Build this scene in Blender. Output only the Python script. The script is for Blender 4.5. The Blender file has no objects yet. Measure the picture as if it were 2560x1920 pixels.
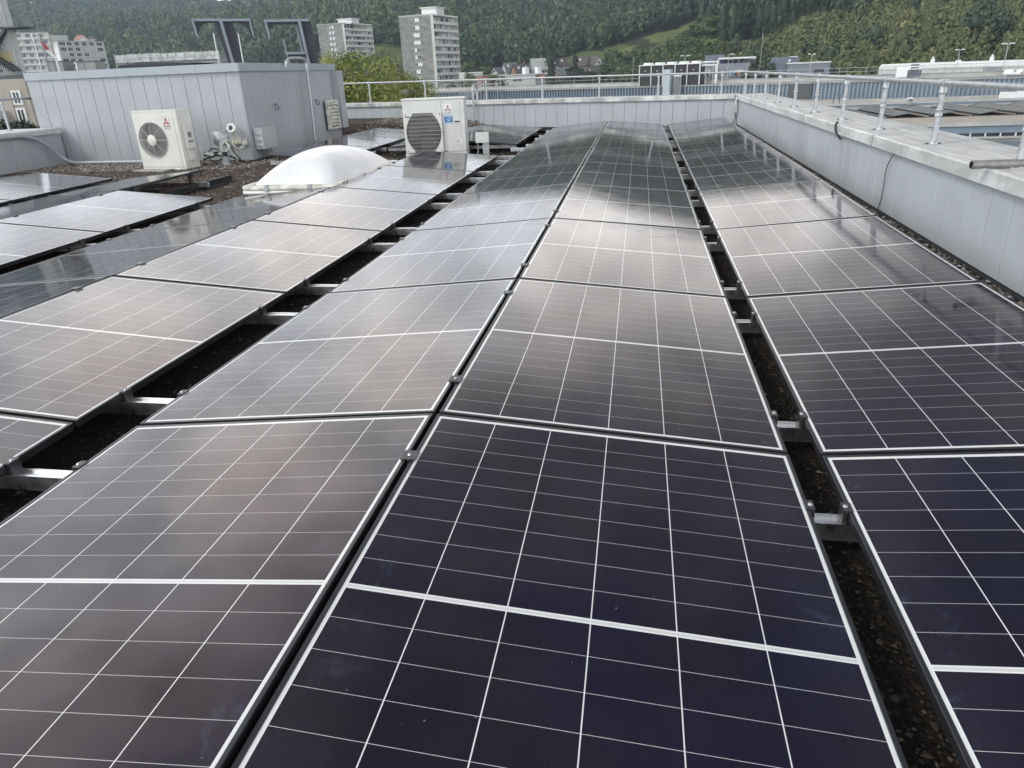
import bpy, bmesh, math, random
import numpy as np
from mathutils import Vector, Matrix
random.seed(7); RNG = np.random.default_rng(7)
R = math.radians
S = bpy.context.scene
C = S.collection

# ------------------------------------------------------------------ camera
FPX = 1784.26                                   # focal length in pixels of the 2560 px wide photo
CAM = np.array([.6409, -2.0802, 1.0383])
YAW, PIT, ROL = -.1797, .4127, -.0417
_cy, _sy, _cp, _sp = math.cos(YAW), math.sin(YAW), math.cos(PIT), math.sin(PIT)
FW = np.array([_sy*_cp, _cy*_cp, -_sp]); _r0 = np.array([_cy, -_sy, 0.]); _u0 = np.cross(_r0, FW)
RT = math.cos(ROL)*_r0 + math.sin(ROL)*_u0
UP = -math.sin(ROL)*_r0 + math.cos(ROL)*_u0
cd = bpy.data.cameras.new('camera'); cam = bpy.data.objects.new('camera', cd); C.objects.link(cam)
cd.sensor_width = 36; cd.lens = 36*FPX/2560; cd.clip_start = .05; cd.clip_end = 6000
cam.matrix_world = Matrix(((RT[0], UP[0], -FW[0], CAM[0]), (RT[1], UP[1], -FW[1], CAM[1]), (RT[2], UP[2], -FW[2], CAM[2]), (0, 0, 0, 1)))
S.camera = cam

# ------------------------------------------------------------------ sky, sun, exposure
SUN_EL, SUN_AZ = R(42), R(-128)                 # azimuth from +Y towards +X; the sun is behind the viewer's left, veiled by cloud
sdir = Vector((math.sin(SUN_AZ)*math.cos(SUN_EL), math.cos(SUN_AZ)*math.cos(SUN_EL), math.sin(SUN_EL)))
w = bpy.data.worlds.new('World'); S.world = w; w.use_nodes = True
nt = w.node_tree; nt.nodes.clear()
class NT:
    """small helper for building node trees"""
    def __init__(s, t): s.t = t
    def n(s, typ, **k):
        x = s.t.nodes.new(typ)
        for a, b in k.items():
            if a == 'ins':
                for i, v in b.items(): s.put(x, i, v)
            else: setattr(x, a, b)
        return x
    def put(s, x, i, v):
        if isinstance(v, bpy.types.NodeSocket): s.t.links.new(v, x.inputs[i])
        else: x.inputs[i].default_value = v
    def m(s, op, a, b=0., c=0., clamp=False):
        x = s.n('ShaderNodeMath', operation=op, use_clamp=clamp)
        s.put(x, 0, a); s.put(x, 1, b)
        if op in ('MULTIPLY_ADD',): s.put(x, 2, c)
        return x.outputs[0]
    def ss(s, v, lo, hi, a=0., b=1.):
        x = s.n('ShaderNodeMapRange', interpolation_type='SMOOTHSTEP')
        s.put(x, 0, v); s.put(x, 1, lo); s.put(x, 2, hi); s.put(x, 3, a); s.put(x, 4, b)
        return x.outputs[0]
    def mix(s, f, a, b, blend='MIX'):
        x = s.n('ShaderNodeMix', data_type='RGBA', blend_type=blend)
        s.put(x, 0, f); s.put(x, 6, a); s.put(x, 7, b)
        return x.outputs[2]
    def noise(s, vec, scale, detail=3., rough=.55, dim='3D', dist=0.):
        x = s.n('ShaderNodeTexNoise', noise_dimensions=dim)
        if vec is not None: s.put(x, 'Vector', vec)
        s.put(x, 'Scale', scale); s.put(x, 'Detail', detail); s.put(x, 'Roughness', rough); s.put(x, 'Distortion', dist)
        return x.outputs[0]
    def sep(s, v):
        x = s.n('ShaderNodeSeparateXYZ'); s.put(x, 0, v); return x.outputs
    def comb(s, a, b, c):
        x = s.n('ShaderNodeCombineXYZ'); s.put(x, 0, a); s.put(x, 1, b); s.put(x, 2, c); return x.outputs[0]

W = NT(nt)
sky = W.n('ShaderNodeTexSky', sky_type='NISHITA', sun_disc=False, sun_elevation=SUN_EL, sun_rotation=SUN_AZ, dust_density=2.0)
d = W.n('ShaderNodeTexCoord').outputs['Generated']
x, y, z = W.sep(d)
skyc = W.mix(1.0, sky.outputs[0], (.062, .066, .075, 1), 'MULTIPLY')
# cloud deck: brilliant low banks all round the horizon and up the left, a darker lid overhead and to the right
zs = W.m('MULTIPLY_ADD', W.m('MINIMUM', x, .42), .36, z)
bank = W.noise(W.comb(x, y, W.m('MULTIPLY', z, 1.8)), 3.2, 5., .6, dist=.6)
zs = W.m('ADD', zs, W.m('MULTIPLY', W.m('SUBTRACT', bank, .5), .20))
bright = W.ss(zs, .20, .50, 1., 0.)
puff = W.noise(W.comb(x, y, W.m('MULTIPLY', z, 2.4)), 8.5, 5., .6)
puffv = W.ss(puff, .36, .64, .78, 1.16)
def glow(az, el, width):                        # a sun-struck cloud
    v = W.n('ShaderNodeVectorMath', operation='DOT_PRODUCT'); W.put(v, 0, d)
    v.inputs[1].default_value = (math.sin(R(az))*math.cos(R(el)), math.cos(R(az))*math.cos(R(el)), math.sin(R(el)))
    return W.ss(v.outputs['Value'], math.cos(R(width)), 1., 0., 1.)
g1 = W.m('ADD', glow(-1.5, 15.5, 9), W.m('ADD', glow(-23, 17, 7.5), W.m('ADD', glow(-36, 23, 9), glow(7.5, 13.5, 6))))
warm = W.m('MAXIMUM', W.m('MULTIPLY', W.ss(W.noise(W.comb(x, y, z), 4.6, 2.), .47, .62), .4), W.m('MINIMUM', g1, 1.))
ccol = W.mix(warm, W.mix(bright, (1.0, .95, .92, 1), (.92, .96, 1.0, 1)), (1.0, .96, .91, 1))
lum = W.m('MULTIPLY', W.m('MULTIPLY_ADD', bright, 1.75, .33), puffv)
lum = W.m('ADD', lum, W.m('MULTIPLY', g1, .50))
lum = W.m('ADD', lum, W.m('ADD', W.ss(y, .1, -.8, 0., .65), W.ss(x, .48, .95, 0., 1.25)))
cl = W.n('ShaderNodeVectorMath', operation='SCALE'); W.put(cl, 0, ccol); W.put(cl, 3, lum)
lid = W.ss(W.m('ADD', W.noise(W.comb(x, y, z), 2.6, 4.), W.m('MULTIPLY', x, -.22)), .36, .58, .25, .95)
cover = W.m('MAXIMUM', W.m('MAXIMUM', lid, bright), W.ss(z, .40, .58, 1., 0.))
tot = W.mix(cover, skyc, cl.outputs[0])
bg = W.n('ShaderNodeBackground'); W.put(bg, 0, tot); W.put(bg, 1, 1.0)
wo = W.n('ShaderNodeOutputWorld'); nt.links.new(bg.outputs[0], wo.inputs[0])
sl = bpy.data.lights.new('sun', 'SUN'); sl.energy = 1.3; sl.angle = R(12); sl.color = (1, .955, .88)
so = bpy.data.objects.new('sun', sl); C.objects.link(so)
so.rotation_euler = (-sdir).to_track_quat('-Z', 'Y').to_euler()
S.view_settings.view_transform = 'Standard'; S.view_settings.look = 'None'
S.view_settings.exposure = 0.16; S.view_settings.gamma = 1.0
S.cycles.max_bounces = 6; S.cycles.volume_bounces = 1; S.cycles.transparent_max_bounces = 8

# ------------------------------------------------------------------ pixel rays (2560 x 1920 photo) to world points on real planes
def ray(u, v): return FW + (u-1280)/FPX*RT - (v-960)/FPX*UP
def onz(u, v, zz): q = ray(u, v); return Vector(CAM + q*(zz-CAM[2])/q[2])
def onx(u, v, xx): q = ray(u, v); return Vector(CAM + q*(xx-CAM[0])/q[0])
def ony(u, v, yy): q = ray(u, v); return Vector(CAM + q*(yy-CAM[1])/q[1])
def at(u, v, D): return Vector(CAM + ray(u, v)*D)      # D = depth along the view

# ------------------------------------------------------------------ materials
MATS = {}
def mat(name, col, rough=.5, metal=0., var=0., vscale=6., spec=.5, bump=0., bscale=40., streak=0., coord='Object', col2=None, stretch=(1, 1, 1)):
    if name in MATS: return MATS[name]
    m = bpy.data.materials.new(name); m.use_nodes = True; t = NT(m.node_tree)
    b = m.node_tree.nodes['Principled BSDF']
    b.inputs['Roughness'].default_value = rough; b.inputs['Metallic'].default_value = metal
    b.inputs['Specular IOR Level'].default_value = spec
    c = (*col, 1)
    co = t.n('ShaderNodeTexCoord').outputs[coord]
    if var > 0:
        mp = t.n('ShaderNodeMapping'); t.put(mp, 0, co); mp.inputs['Scale'].default_value = stretch
        nz = t.noise(mp.outputs[0], vscale, 5., .62)
        lo = tuple(max(0, k*(1-var)) for k in (col2 or col)) + (1,); hi = tuple(min(1, k*(1+var)) for k in col) + (1,)
        c = t.mix(t.ss(nz, .32, .68), lo, hi)
        if streak > 0:
            mp2 = t.n('ShaderNodeMapping'); t.put(mp2, 0, co); mp2.inputs['Scale'].default_value = (9, 9, .55)
            n2 = t.noise(mp2.outputs[0], 1.6, 4., .65)
            c = t.mix(t.m('MULTIPLY', t.ss(n2, .52, .74), streak), c, tuple(k*.45 for k in col) + (1,))
        t.put(b, 'Roughness', t.ss(nz, .3, .7, rough*.85, min(1, rough*1.2)))
    t.put(b, 'Base Color', c)
    if bump > 0:
        bp = t.n('ShaderNodeBump'); t.put(bp, 'Strength', bump); t.put(bp, 'Distance', .01)
        t.put(bp, 'Height', t.noise(co, bscale, 4., .6)); t.put(b, 'Normal', bp.outputs[0])
    MATS[name] = m; return m

def glassy(name, col, cell):
    """panel glass over dark cells or over the white backsheet"""
    m = bpy.data.materials.new(name); m.use_nodes = True; t = NT(m.node_tree); b = m.node_tree.nodes['Principled BSDF']
    info = t.n('ShaderNodeObjectInfo'); oc = t.n('ShaderNodeTexCoord').outputs['Object']
    off = t.n('ShaderNodeVectorMath', operation='MULTIPLY_ADD'); rr = t.comb(info.outputs['Random'], info.outputs['Random'], 0.)
    t.put(off, 0, rr); off.inputs[1].default_value = (37, 91, 0); t.put(off, 2, oc); pos = off.outputs[0]
    c = (*col, 1)
    smudge = t.ss(t.noise(pos, 2.3, 6., .7, dist=1.2), .60, .78)
    vor = t.n('ShaderNodeTexVoronoi', feature='F1'); t.put(vor, 'Vector', pos); vor.inputs['Scale'].default_value = 24.
    vcol = t.sep(vor.outputs['Color'])
    keep = t.m('GREATER_THAN', vcol[0], .70); rad = t.m('MULTIPLY_ADD', vcol[1], .050, .022)
    speck = t.m('MULTIPLY', t.m('LESS_THAN', vor.outputs['Distance'], rad), keep)
    speck = t.m('MULTIPLY', speck, t.ss(t.noise(pos, 1.7, 2.), .40, .62, .1, 1.))
    if cell:
        px, py, _ = t.sep(oc)
        bus = t.m('LESS_THAN', t.m('PINGPONG', px, .0092), .00035)           # fine busbars along the panel
        cn = t.noise(pos, 3.0, 3.)
        c = t.mix(t.ss(cn, .3, .7), (.0082, .0080, .0170, 1), (.0082, .0092, .0270, 1))
        c = t.mix(t.m('MULTIPLY', bus, .05), c, (.10, .10, .105, 1))
        rim = t.ss(t.m('ABSOLUTE', px), .36, .56); wipe = t.m('MULTIPLY', t.ss(t.noise(pos, 4.2, 6., .72, dist=2.0), .56, .74), rim)
        c = t.mix(t.m('MULTIPLY', wipe, .11), c, (.22, .30, .52, 1))
        c = t.mix(t.m('MULTIPLY', t.m('MULTIPLY', rim, t.noise(pos, 14., 5., .7)), .05), c, (.30, .28, .26, 1))
        c = t.mix(t.m('MULTIPLY', smudge, .05), c, (.24, .25, .30, 1))
        c = t.mix(t.m('MULTIPLY', speck, .55), c, (.34, .34, .36, 1))
    t.put(b, 'Base Color', c)
    b.inputs['IOR'].default_value = 1.5
    b.inputs['Specular Tint'].default_value = (1.0, .76, .68, 1)
    t.put(b, 'Roughness', t.m('ADD', t.m('MULTIPLY', smudge, .06), t.ss(t.noise(pos, 5., 3.), .3, .7, .058, .092)))
    v2 = t.n('ShaderNodeTexVoronoi', feature='F1'); t.put(v2, 'Vector', pos); v2.inputs['Scale'].default_value = 2.6
    v2c = t.sep(v2.outputs['Color']); seed = t.m('MULTIPLY', t.m('LESS_THAN', v2.outputs['Distance'], t.m('MULTIPLY_ADD', v2c[1], .012, .005)), t.m('GREATER_THAN', v2c[0], .35))
    t.put(b, 'Specular IOR Level', t.m('MULTIPLY_ADD', seed, -.5, .5))
    MATS[name] = m; return m

M_CELL = glassy('solar_cell', (.01, .01, .02), True)
M_BACK = glassy('white_backsheet', (.78, .80, .81), False)
M_RIBBON = glassy('tinned_ribbon', (.62, .64, .65), False)
M_FRAME = mat('anodised_frame', (.045, .048, .053), .34, .55, .12, 8)
M_ALU = mat('mill_aluminium', (.72, .73, .74), .30, 1., .12, 14, bump=.05)
M_CLAMP = mat('clamp_grey', (.11, .115, .12), .42, .8, .15, 60)
M_STEEL = mat('bright_steel', (.60, .61, .62), .25, 1., .1, 30)
M_GALV = mat('galvanised_steel', (.44, .465, .48), .48, .6, .18, 22, bump=.06, bscale=90)
M_CLAD = mat('grey_cladding', (.415, .447, .475), .42, 0., .05, 1.4, streak=.07)
M_CLADD = mat('grey_cladding_shed', (.378, .404, .430), .45, 0., .06, 1.2, streak=.12)
M_SEAM = mat('seam_backing', (.05, .055, .06), .7)
M_COPE = mat('zinc_coping', (.57, .58, .58), .48, .1, .22, 5.5, bump=.12, bscale=18, streak=.35, stretch=(3, .35, 1))
M_COPEF = mat('weathered_coping', (.52, .53, .52), .55, .1, .35, 2.6, bump=.12, streak=.75)
M_FASC = mat('grey_fascia', (.35, .395, .44), .42, 0., .05, 1.5)
M_WHITE = mat('cream_enamel', (.66, .665, .62), .38, 0., .05, 3., streak=.08)
M_WHITE2 = mat('pale_enamel', (.61, .625, .60), .40, 0., .05, 3., streak=.12)
M_DARK = mat('dark_recess', (.03, .031, .033), .6)
M_BLADE = mat('fan_blade', (.14, .15, .15), .5)
M_WIRE = mat('grille_wire', (.50, .505, .49), .4)
M_WIREG = mat('grille_wire_grey', (.20, .205, .205), .45)
M_RED = mat('logo_red', (.42, .02, .035), .4)
M_REDF = mat('faded_red', (.42, .17, .19), .5)
M_BLACK = mat('black_print', (.02, .02, .022), .5)
M_GREYP = mat('grey_print', (.17, .18, .19), .5)
M_BLUE = mat('sticker_blue', (.035, .16, .38), .4)
M_LBLUE = mat('sticker_light_blue', (.26, .47, .70), .4)
M_STICK = mat('white_sticker', (.72, .73, .74), .4)
M_DOME = mat('opal_acrylic', (.80, .82, .84), .16, 0., .05, 3.0, spec=.6)
M_PVC = mat('white_pvc', (.74, .75, .73), .35, 0., .09, 5., streak=.15)
M_PVCD = mat('dirty_white_pvc', (.60, .60, .54), .45, 0., .3, 7., stretch=(1, 1, 2))
M_CURB = mat('grey_curb', (.42, .44, .45), .5, 0., .08, 4)
M_CABLE = mat('black_cable', (.018, .018, .02), .5)
M_CABLEW = mat('white_cable', (.52, .53, .50), .5)
M_CABLEY = mat('yellow_cable', (.50, .47, .28), .5)
M_CABLER = mat('red_cable', (.16, .05, .035), .5)
M_PLASTIC = mat('grey_plastic', (.46, .48, .49), .4, 0., .05, 9)
M_CONDUIT = mat('grey_conduit', (.36, .40, .43), .42, .2, .08, 4)
M_SIGN = mat('dark_sign_metal', (.030, .036, .046), .5, .3, .15, 3)
M_SIGNF = mat('grey_sign_frame', (.20, .235, .27), .5, .4, .15, 3)
M_CONC = mat('tower_concrete', (.52, .52, .485), .85, 0., .06, .10, streak=.10)
M_CONCB = mat('streaked_concrete', (.53, .535, .515), .85, 0., .12, .12, streak=.30)
M_CONCL = mat('pale_balcony', (.62, .635, .63), .8, 0., .08, .5)
M_PALEB = mat('pale_render', (.50, .515, .51), .8, 0., .07, .4)
M_WIN = mat('dark_glass', (.035, .042, .05), .12, 0., .5, .8)
M_WINL = mat('white_frame', (.66, .68, .68), .5)
M_CURT = mat('pale_curtain_wall', (.38, .39, .385), .6, 0., .3, .6)
M_AWN = mat('blue_awning', (.12, .25, .42), .7)
M_RIB = mat('blue_grey_sheet', (.185, .235, .285), .42, .2, .10, .5)
M_RIBD = mat('dark_blue_sheet', (.115, .145, .175), .42, .2, .10, .5)
M_CAPC = mat('concrete_cap', (.40, .405, .385), .8, 0., .14, .8, streak=.25)
M_CAPG = mat('grey_upstand', (.27, .285, .29), .75, 0., .16, .4, streak=.3)
M_FLAT = mat('gravelled_flat_roof', (.36, .33, .29), .9, 0., .2, 2.)
M_BEIGE = mat('beige_render', (.37, .34, .30), .85, 0., .08, .6)
M_CORR = mat('pale_corrugated', (.43, .455, .455), .55, 0., .07, 1.2, streak=.2)
M_CORRY = mat('yellowed_corrugated', (.40, .36, .22), .55, 0., .1, 1.2)
M_STAIR = mat('dark_steelwork', (.085, .095, .10), .5, .4, .1, 3)
M_MODERN = mat('slate_blue_render', (.150, .170, .215), .7, 0., .05, .4)
M_MODERNL = mat('pale_slate_render', (.225, .245, .285), .7, 0., .05, .4)
M_ROOFB = mat('brown_tiles', (.088, .076, .074), .75, 0., .25, 1.2)
M_ROOFG = mat('grey_tiles', (.125, .135, .150), .7, 0., .2, 1.2)
M_ROOFR = mat('red_tiles', (.34, .16, .14), .8, 0., .15, 1.2)
M_TARP = mat('pale_tarpaulin', (.36, .40, .38), .6, 0., .22, .9, bump=.4, bscale=2)
M_WALLW = mat('white_render', (.74, .75, .74), .8, 0., .06, .6)
M_WALLY = mat('yellow_render', (.66, .60, .36), .8, 0., .06, .6)
M_BRICK = mat('terracotta_render', (.30, .15, .10), .85, 0., .12, .6)
M_ORANGE = mat('orange_awning', (.62, .16, .07), .7)
M_NET = mat('white_scaffold_sheet', (.50, .52, .51), .7, 0., .28, 1.1, streak=.55)
M_BARK = mat('bark', (.075, .06, .045), .9, 0., .3, 3)
M_BARKP = mat('pale_bark', (.24, .215, .185), .9, 0., .25, 3)
M_WIND = mat('facade_blind', (.43, .44, .42), .7)
M_EARTH = mat('bare_earth', (.145, .105, .08), .95, 0., .35, .35)

def leafmat(name, dark, mid, light):
    m = bpy.data.materials.new(name); m.use_nodes = True; t = NT(m.node_tree); b = m.node_tree.nodes['Principled BSDF']
    a = t.n('ShaderNodeAttribute', attribute_name='tint')
    r = t.n('ShaderNodeValToRGB'); e = r.color_ramp.elements
    e[0].color = (*dark, 1); e[0].position = .0; e[1].color = (*light, 1); e[1].position = 1.
    k = e.new(.5); k.color = (*mid, 1)
    t.put(r, 0, a.outputs['Fac']); t.put(b, 'Base Color', r.outputs[0])
    b.inputs['Roughness'].default_value = .62; b.inputs['Specular IOR Level'].default_value = .25
    MATS[name] = m; return m
M_LEAF = leafmat('forest_leaf', (.024, .044, .030), (.062, .098, .052), (.145, .178, .080))
M_LEAFL = leafmat('light_leaf', (.045, .075, .030), (.095, .135, .045), (.180, .210, .070))
M_LEAFY = leafmat('yellowing_leaf', (.120, .155, .042), (.235, .265, .070), (.40, .385, .10))
M_LEAFD = leafmat('conifer_needles', (.016, .028, .021), (.026, .042, .029), (.046, .066, .040))
M_SCRUB = leafmat('scrub_leaf', (.066, .088, .040), (.145, .165, .068), (.260, .255, .108))

# ------------------------------------------------------------------ mesh helpers
class MB:
    def __init__(s): s.v = []; s.f = []; s.mi = []; s.sm = []; s.X = Matrix.Identity(4)
    def add(s, vs, fs, mi=0, smooth=False):
        o = len(s.v); s.v += [tuple(s.X @ Vector(p)) for p in vs]
        s.f += [tuple(o+i for i in f) for f in fs]; s.mi += [mi]*len(fs); s.sm += [smooth]*len(fs); return s
    def box(s, x0, x1, y0, y1, z0, z1, mi=0):
        v = [(x0, y0, z0), (x1, y0, z0), (x1, y1, z0), (x0, y1, z0), (x0, y0, z1), (x1, y0, z1), (x1, y1, z1), (x0, y1, z1)]
        return s.add(v, [(0, 3, 2, 1), (4, 5, 6, 7), (0, 1, 5, 4), (1, 2, 6, 5), (2, 3, 7, 6), (3, 0, 4, 7)], mi)
    def prism(s, poly, z0, z1, mi=0):             # poly counter-clockwise in x, y
        n = len(poly); v = [(p[0], p[1], z0) for p in poly] + [(p[0], p[1], z1) for p in poly]
        return s.add(v, [tuple(range(n-1, -1, -1)), tuple(range(n, 2*n))] + [(i, (i+1) % n, n+(i+1) % n, n+i) for i in range(n)], mi)
    def quad(s, a, b, c, e, mi=0): return s.add([a, b, c, e], [(0, 1, 2, 3)], mi)
    def tube(s, pts, r, n=10, mi=0, caps=True, r2=None):
        pts = [Vector(p) for p in pts]; L = len(pts); vs = []
        t0 = (pts[1]-pts[0]).normalized(); a = t0.orthogonal().normalized()
        for i, p in enumerate(pts):
            t = ((pts[min(i+1, L-1)]-pts[i]).normalized() + (pts[i]-pts[max(i-1, 0)]).normalized())
            t = t.normalized() if t.length > 1e-6 else t0
            a = (a - t*a.dot(t)); a = a.normalized() if a.length > 1e-6 else t.orthogonal().normalized()
            b = t.cross(a); rr = r if r2 is None else r + (r2-r)*i/(L-1)
            vs += [p + (a*math.cos(2*math.pi*k/n) + b*math.sin(2*math.pi*k/n))*rr for k in range(n)]
        s.add(vs, [(i*n+k, i*n+(k+1) % n, (i+1)*n+(k+1) % n, (i+1)*n+k) for i in range(L-1) for k in range(n)], mi, True)
        if caps: s.add(vs[:n], [tuple(range(n-1, -1, -1))], mi); s.add(vs[-n:], [tuple(range(n))], mi)
        return s
    def lathe(s, prof, n=24, mi=0, smooth=True):  # prof: (r, z)
        vs = [(r*math.cos(2*math.pi*k/n), r*math.sin(2*math.pi*k/n), zz) for r, zz in prof for k in range(n)]
        return s.add(vs, [(i*n+k, i*n+(k+1) % n, (i+1)*n+(k+1) % n, (i+1)*n+k) for i in range(len(prof)-1) for k in range(n)], mi, smooth)
    def build(s, name, mats, parent=None, bevel=0., seg=2):
        me = bpy.data.meshes.new(name); me.from_pydata(s.v, [], s.f)
        for m in (mats if isinstance(mats, (list, tuple)) else [mats]): me.materials.append(m)
        me.polygons.foreach_set('material_index', s.mi); me.polygons.foreach_set('use_smooth', s.sm); me.update()
        o = bpy.data.objects.new(name, me); C.objects.link(o)
        if parent: o.parent = parent
        if bevel:
            b = o.modifiers.new('bevel', 'BEVEL'); b.width = bevel; b.segments = seg; b.limit_method = 'ANGLE'; b.angle_limit = R(50)
        return o
def tag(o, label, cat, group=None):
    o['label'] = label; o['category'] = cat
    if group: o['group'] = group
    return o
def thing(name, label, cat, loc=(0, 0, 0), rz=0., group=None):
    o = bpy.data.objects.new(name, None); C.objects.link(o); o.empty_display_size = .1
    o.location = loc; o.rotation_euler = (0, 0, rz); return tag(o, label, cat, group)
def struct(o, kind='structure'): o['kind'] = kind; return o
def lpart(o, label): o['label'] = label; return o
def curve(pts, n=8):
    """Catmull-Rom through the points"""
    P = [Vector(p) for p in pts]; P = [P[0]*2-P[1]] + P + [P[-1]*2-P[-2]]; out = []
    for i in range(1, len(P)-2):
        for k in range(n):
            t = k/n; a, b, c, e = P[i-1], P[i], P[i+1], P[i+2]
            out.append(.5*((2*b) + (c-a)*t + (2*a-5*b+4*c-e)*t*t + (3*b-a-3*c+e)*t**3))
    return out + [P[-2]]
def text_mesh(txt, size, name, m, parent, M4, shear=0., sx=1.):
    cu = bpy.data.curves.new('txt', 'FONT'); cu.body = txt; cu.size = size; cu.align_x = 'CENTER'; cu.align_y = 'CENTER'; cu.extrude = .0006; cu.shear = shear
    to = bpy.data.objects.new('txt', cu); C.objects.link(to)
    dg = bpy.context.evaluated_depsgraph_get(); me = bpy.data.meshes.new_from_object(to.evaluated_get(dg))
    bpy.data.objects.remove(to); me.transform(M4 @ Matrix.Diagonal((sx, 1, 1, 1))); me.materials.clear(); me.materials.append(m); me.name = name
    o = bpy.data.objects.new(name, me); C.objects.link(o); o.parent = parent; return o

# ================================================================== ROOF AND ITS WALLS
ROOF = -.24
def roof_z(px, py):
    """the gravel is heaped against the far left corner"""
    k = max(0., min(1., (py-14.35)/1.3)) * max(0., min(1., (-2.6-px)/1.6))
    return ROOF + .245*k*k*(3-2*k)
def far_y(px): return 15.2 - .27*(px-2.4)                   # inner face of the far parapet

def soil_mat():
    m = bpy.data.materials.new('roof_soil'); m.use_nodes = True; t = NT(m.node_tree); b = m.node_tree.nodes['Principled BSDF']
    o = t.n('ShaderNodeTexCoord').outputs['Object']
    v = t.n('ShaderNodeTexVoronoi'); t.put(v, 'Vector', o); v.inputs['Scale'].default_value = 62.
    cs = t.sep(v.outputs['Color'])
    n = t.noise(o, 1.3, 5., .6); n2 = t.noise(o, 9., 4.)
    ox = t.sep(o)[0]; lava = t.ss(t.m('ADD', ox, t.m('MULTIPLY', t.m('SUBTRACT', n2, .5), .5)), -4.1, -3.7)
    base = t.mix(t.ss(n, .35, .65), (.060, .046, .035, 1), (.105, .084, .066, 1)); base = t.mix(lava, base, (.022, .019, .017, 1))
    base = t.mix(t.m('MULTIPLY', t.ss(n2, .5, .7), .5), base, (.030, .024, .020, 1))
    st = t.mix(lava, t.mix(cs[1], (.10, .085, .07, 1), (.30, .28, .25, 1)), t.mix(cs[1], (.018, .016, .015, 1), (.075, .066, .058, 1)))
    c = t.mix(t.m('MULTIPLY', t.m('GREATER_THAN', cs[0], .60), t.ss(v.outputs['Distance'], .45, .25)), base, st)
    t.put(b, 'Base Color', c); b.inputs['Roughness'].default_value = .95; b.inputs['Specular IOR Level'].default_value = .2
    bp = t.n('ShaderNodeBump'); bp.inputs['Strength'].default_value = .8; bp.inputs['Distance'].default_value = .012
    t.put(bp, 'Height', t.m('SUBTRACT', 1., v.outputs['Distance'])); t.put(b, 'Normal', bp.outputs[0]); return m
M_SOIL = soil_mat()
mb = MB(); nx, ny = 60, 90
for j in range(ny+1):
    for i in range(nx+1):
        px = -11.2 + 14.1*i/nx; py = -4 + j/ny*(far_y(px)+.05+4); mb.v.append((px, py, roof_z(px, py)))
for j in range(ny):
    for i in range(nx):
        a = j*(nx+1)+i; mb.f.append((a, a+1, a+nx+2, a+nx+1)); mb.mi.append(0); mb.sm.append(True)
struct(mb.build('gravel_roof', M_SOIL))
mb = MB(); mb.prism([(-14, -4), (3.3, -4), (3.3, far_y(3.3)+.5), (-14, far_y(-14)+.5)], -14.2, -.30); struct(mb.build('building_block', M_CLAD))

# loose stones (no one could count them)
def stone_pts(n, x0, x1, y0, y1, s0, s1, tone):
    px = RNG.uniform(x0, x1, n); py = RNG.uniform(y0, y1, n); return np.c_[px, py, np.exp(RNG.uniform(np.log(s0), np.log(s1), n)), np.clip(RNG.normal(tone, .22, n), 0, 1)]
def scatter(name, P, m):
    base = np.array([(1, 0, 0), (-1, 0, 0), (0, 1, 0), (0, -1, 0), (0, 0, 1), (0, 0, -1)], float)
    fc = np.array([(0, 2, 4), (2, 1, 4), (1, 3, 4), (3, 0, 4), (2, 0, 5), (1, 2, 5), (3, 1, 5), (0, 3, 5)])
    n = len(P); v = base[None]*(1+RNG.normal(0, .22, (n, 6, 3))); v += RNG.normal(0, .12, (n, 6, 3))
    a = RNG.uniform(0, 6.28, n); ca, sa = np.cos(a), np.sin(a)
    v = np.stack([v[..., 0]*ca[:, None]-v[..., 1]*sa[:, None], v[..., 0]*sa[:, None]+v[..., 1]*ca[:, None], v[..., 2]*.62], -1)*P[:, 2][:, None, None]
    zz = np.array([roof_z(p[0], p[1]) for p in P]) + P[:, 2]*.25
    v += np.c_[P[:, :2], zz][:, None]
    return raw_mesh(name, v.reshape(-1, 3), (fc[None]+6*np.arange(n)[:, None, None]).reshape(-1, 3), m, np.repeat(P[:, 3], 8), False)
def raw_mesh(name, v, f, m, tint, smooth=False, parent=None):
    k = f.shape[1]; me = bpy.data.meshes.new(name)
    me.vertices.add(len(v)); me.vertices.foreach_set('co', v.astype(np.float32).ravel())
    me.loops.add(f.size); me.loops.foreach_set('vertex_index', f.astype(np.int32).ravel())
    me.polygons.add(len(f)); me.polygons.foreach_set('loop_start', (np.arange(len(f))*k).astype(np.int32))
    try: me.polygons.foreach_set('loop_total', np.full(len(f), k, np.int32))
    except Exception: pass
    me.update(calc_edges=True)
    if tint is not None:
        at_ = me.attributes.new('tint', 'FLOAT', 'FACE'); at_.data.foreach_set('value', tint.astype(np.float32))
    me.polygons.foreach_set('use_smooth', np.full(len(f), smooth)); me.materials.append(m)
    o = bpy.data.objects.new(name, me); C.objects.link(o)
    if parent: o.parent = parent
    return o
M_STONE = leafmat('roof_stone', (.035, .029, .024), (.15, .13, .11), (.46, .44, .41))
MATS['roof_stone'].node_tree.nodes['Principled BSDF'].inputs['Roughness'].default_value = .85
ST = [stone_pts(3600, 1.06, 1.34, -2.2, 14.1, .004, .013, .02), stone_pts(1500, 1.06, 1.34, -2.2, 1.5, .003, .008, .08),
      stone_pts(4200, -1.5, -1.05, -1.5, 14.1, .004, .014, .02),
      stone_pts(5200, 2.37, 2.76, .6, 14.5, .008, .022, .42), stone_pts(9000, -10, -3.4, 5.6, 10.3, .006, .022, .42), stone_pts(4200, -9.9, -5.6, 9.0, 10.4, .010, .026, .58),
      stone_pts(900, -4, -3.6, -.5, 5.5, .005, .014, .2), stone_pts(6500, -6.0, -2.0, 13.9, 17.6, .012, .032, .50), stone_pts(2500, -3.9, -1.3, 8.3, 13.9, .007, .02, .28)]
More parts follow.
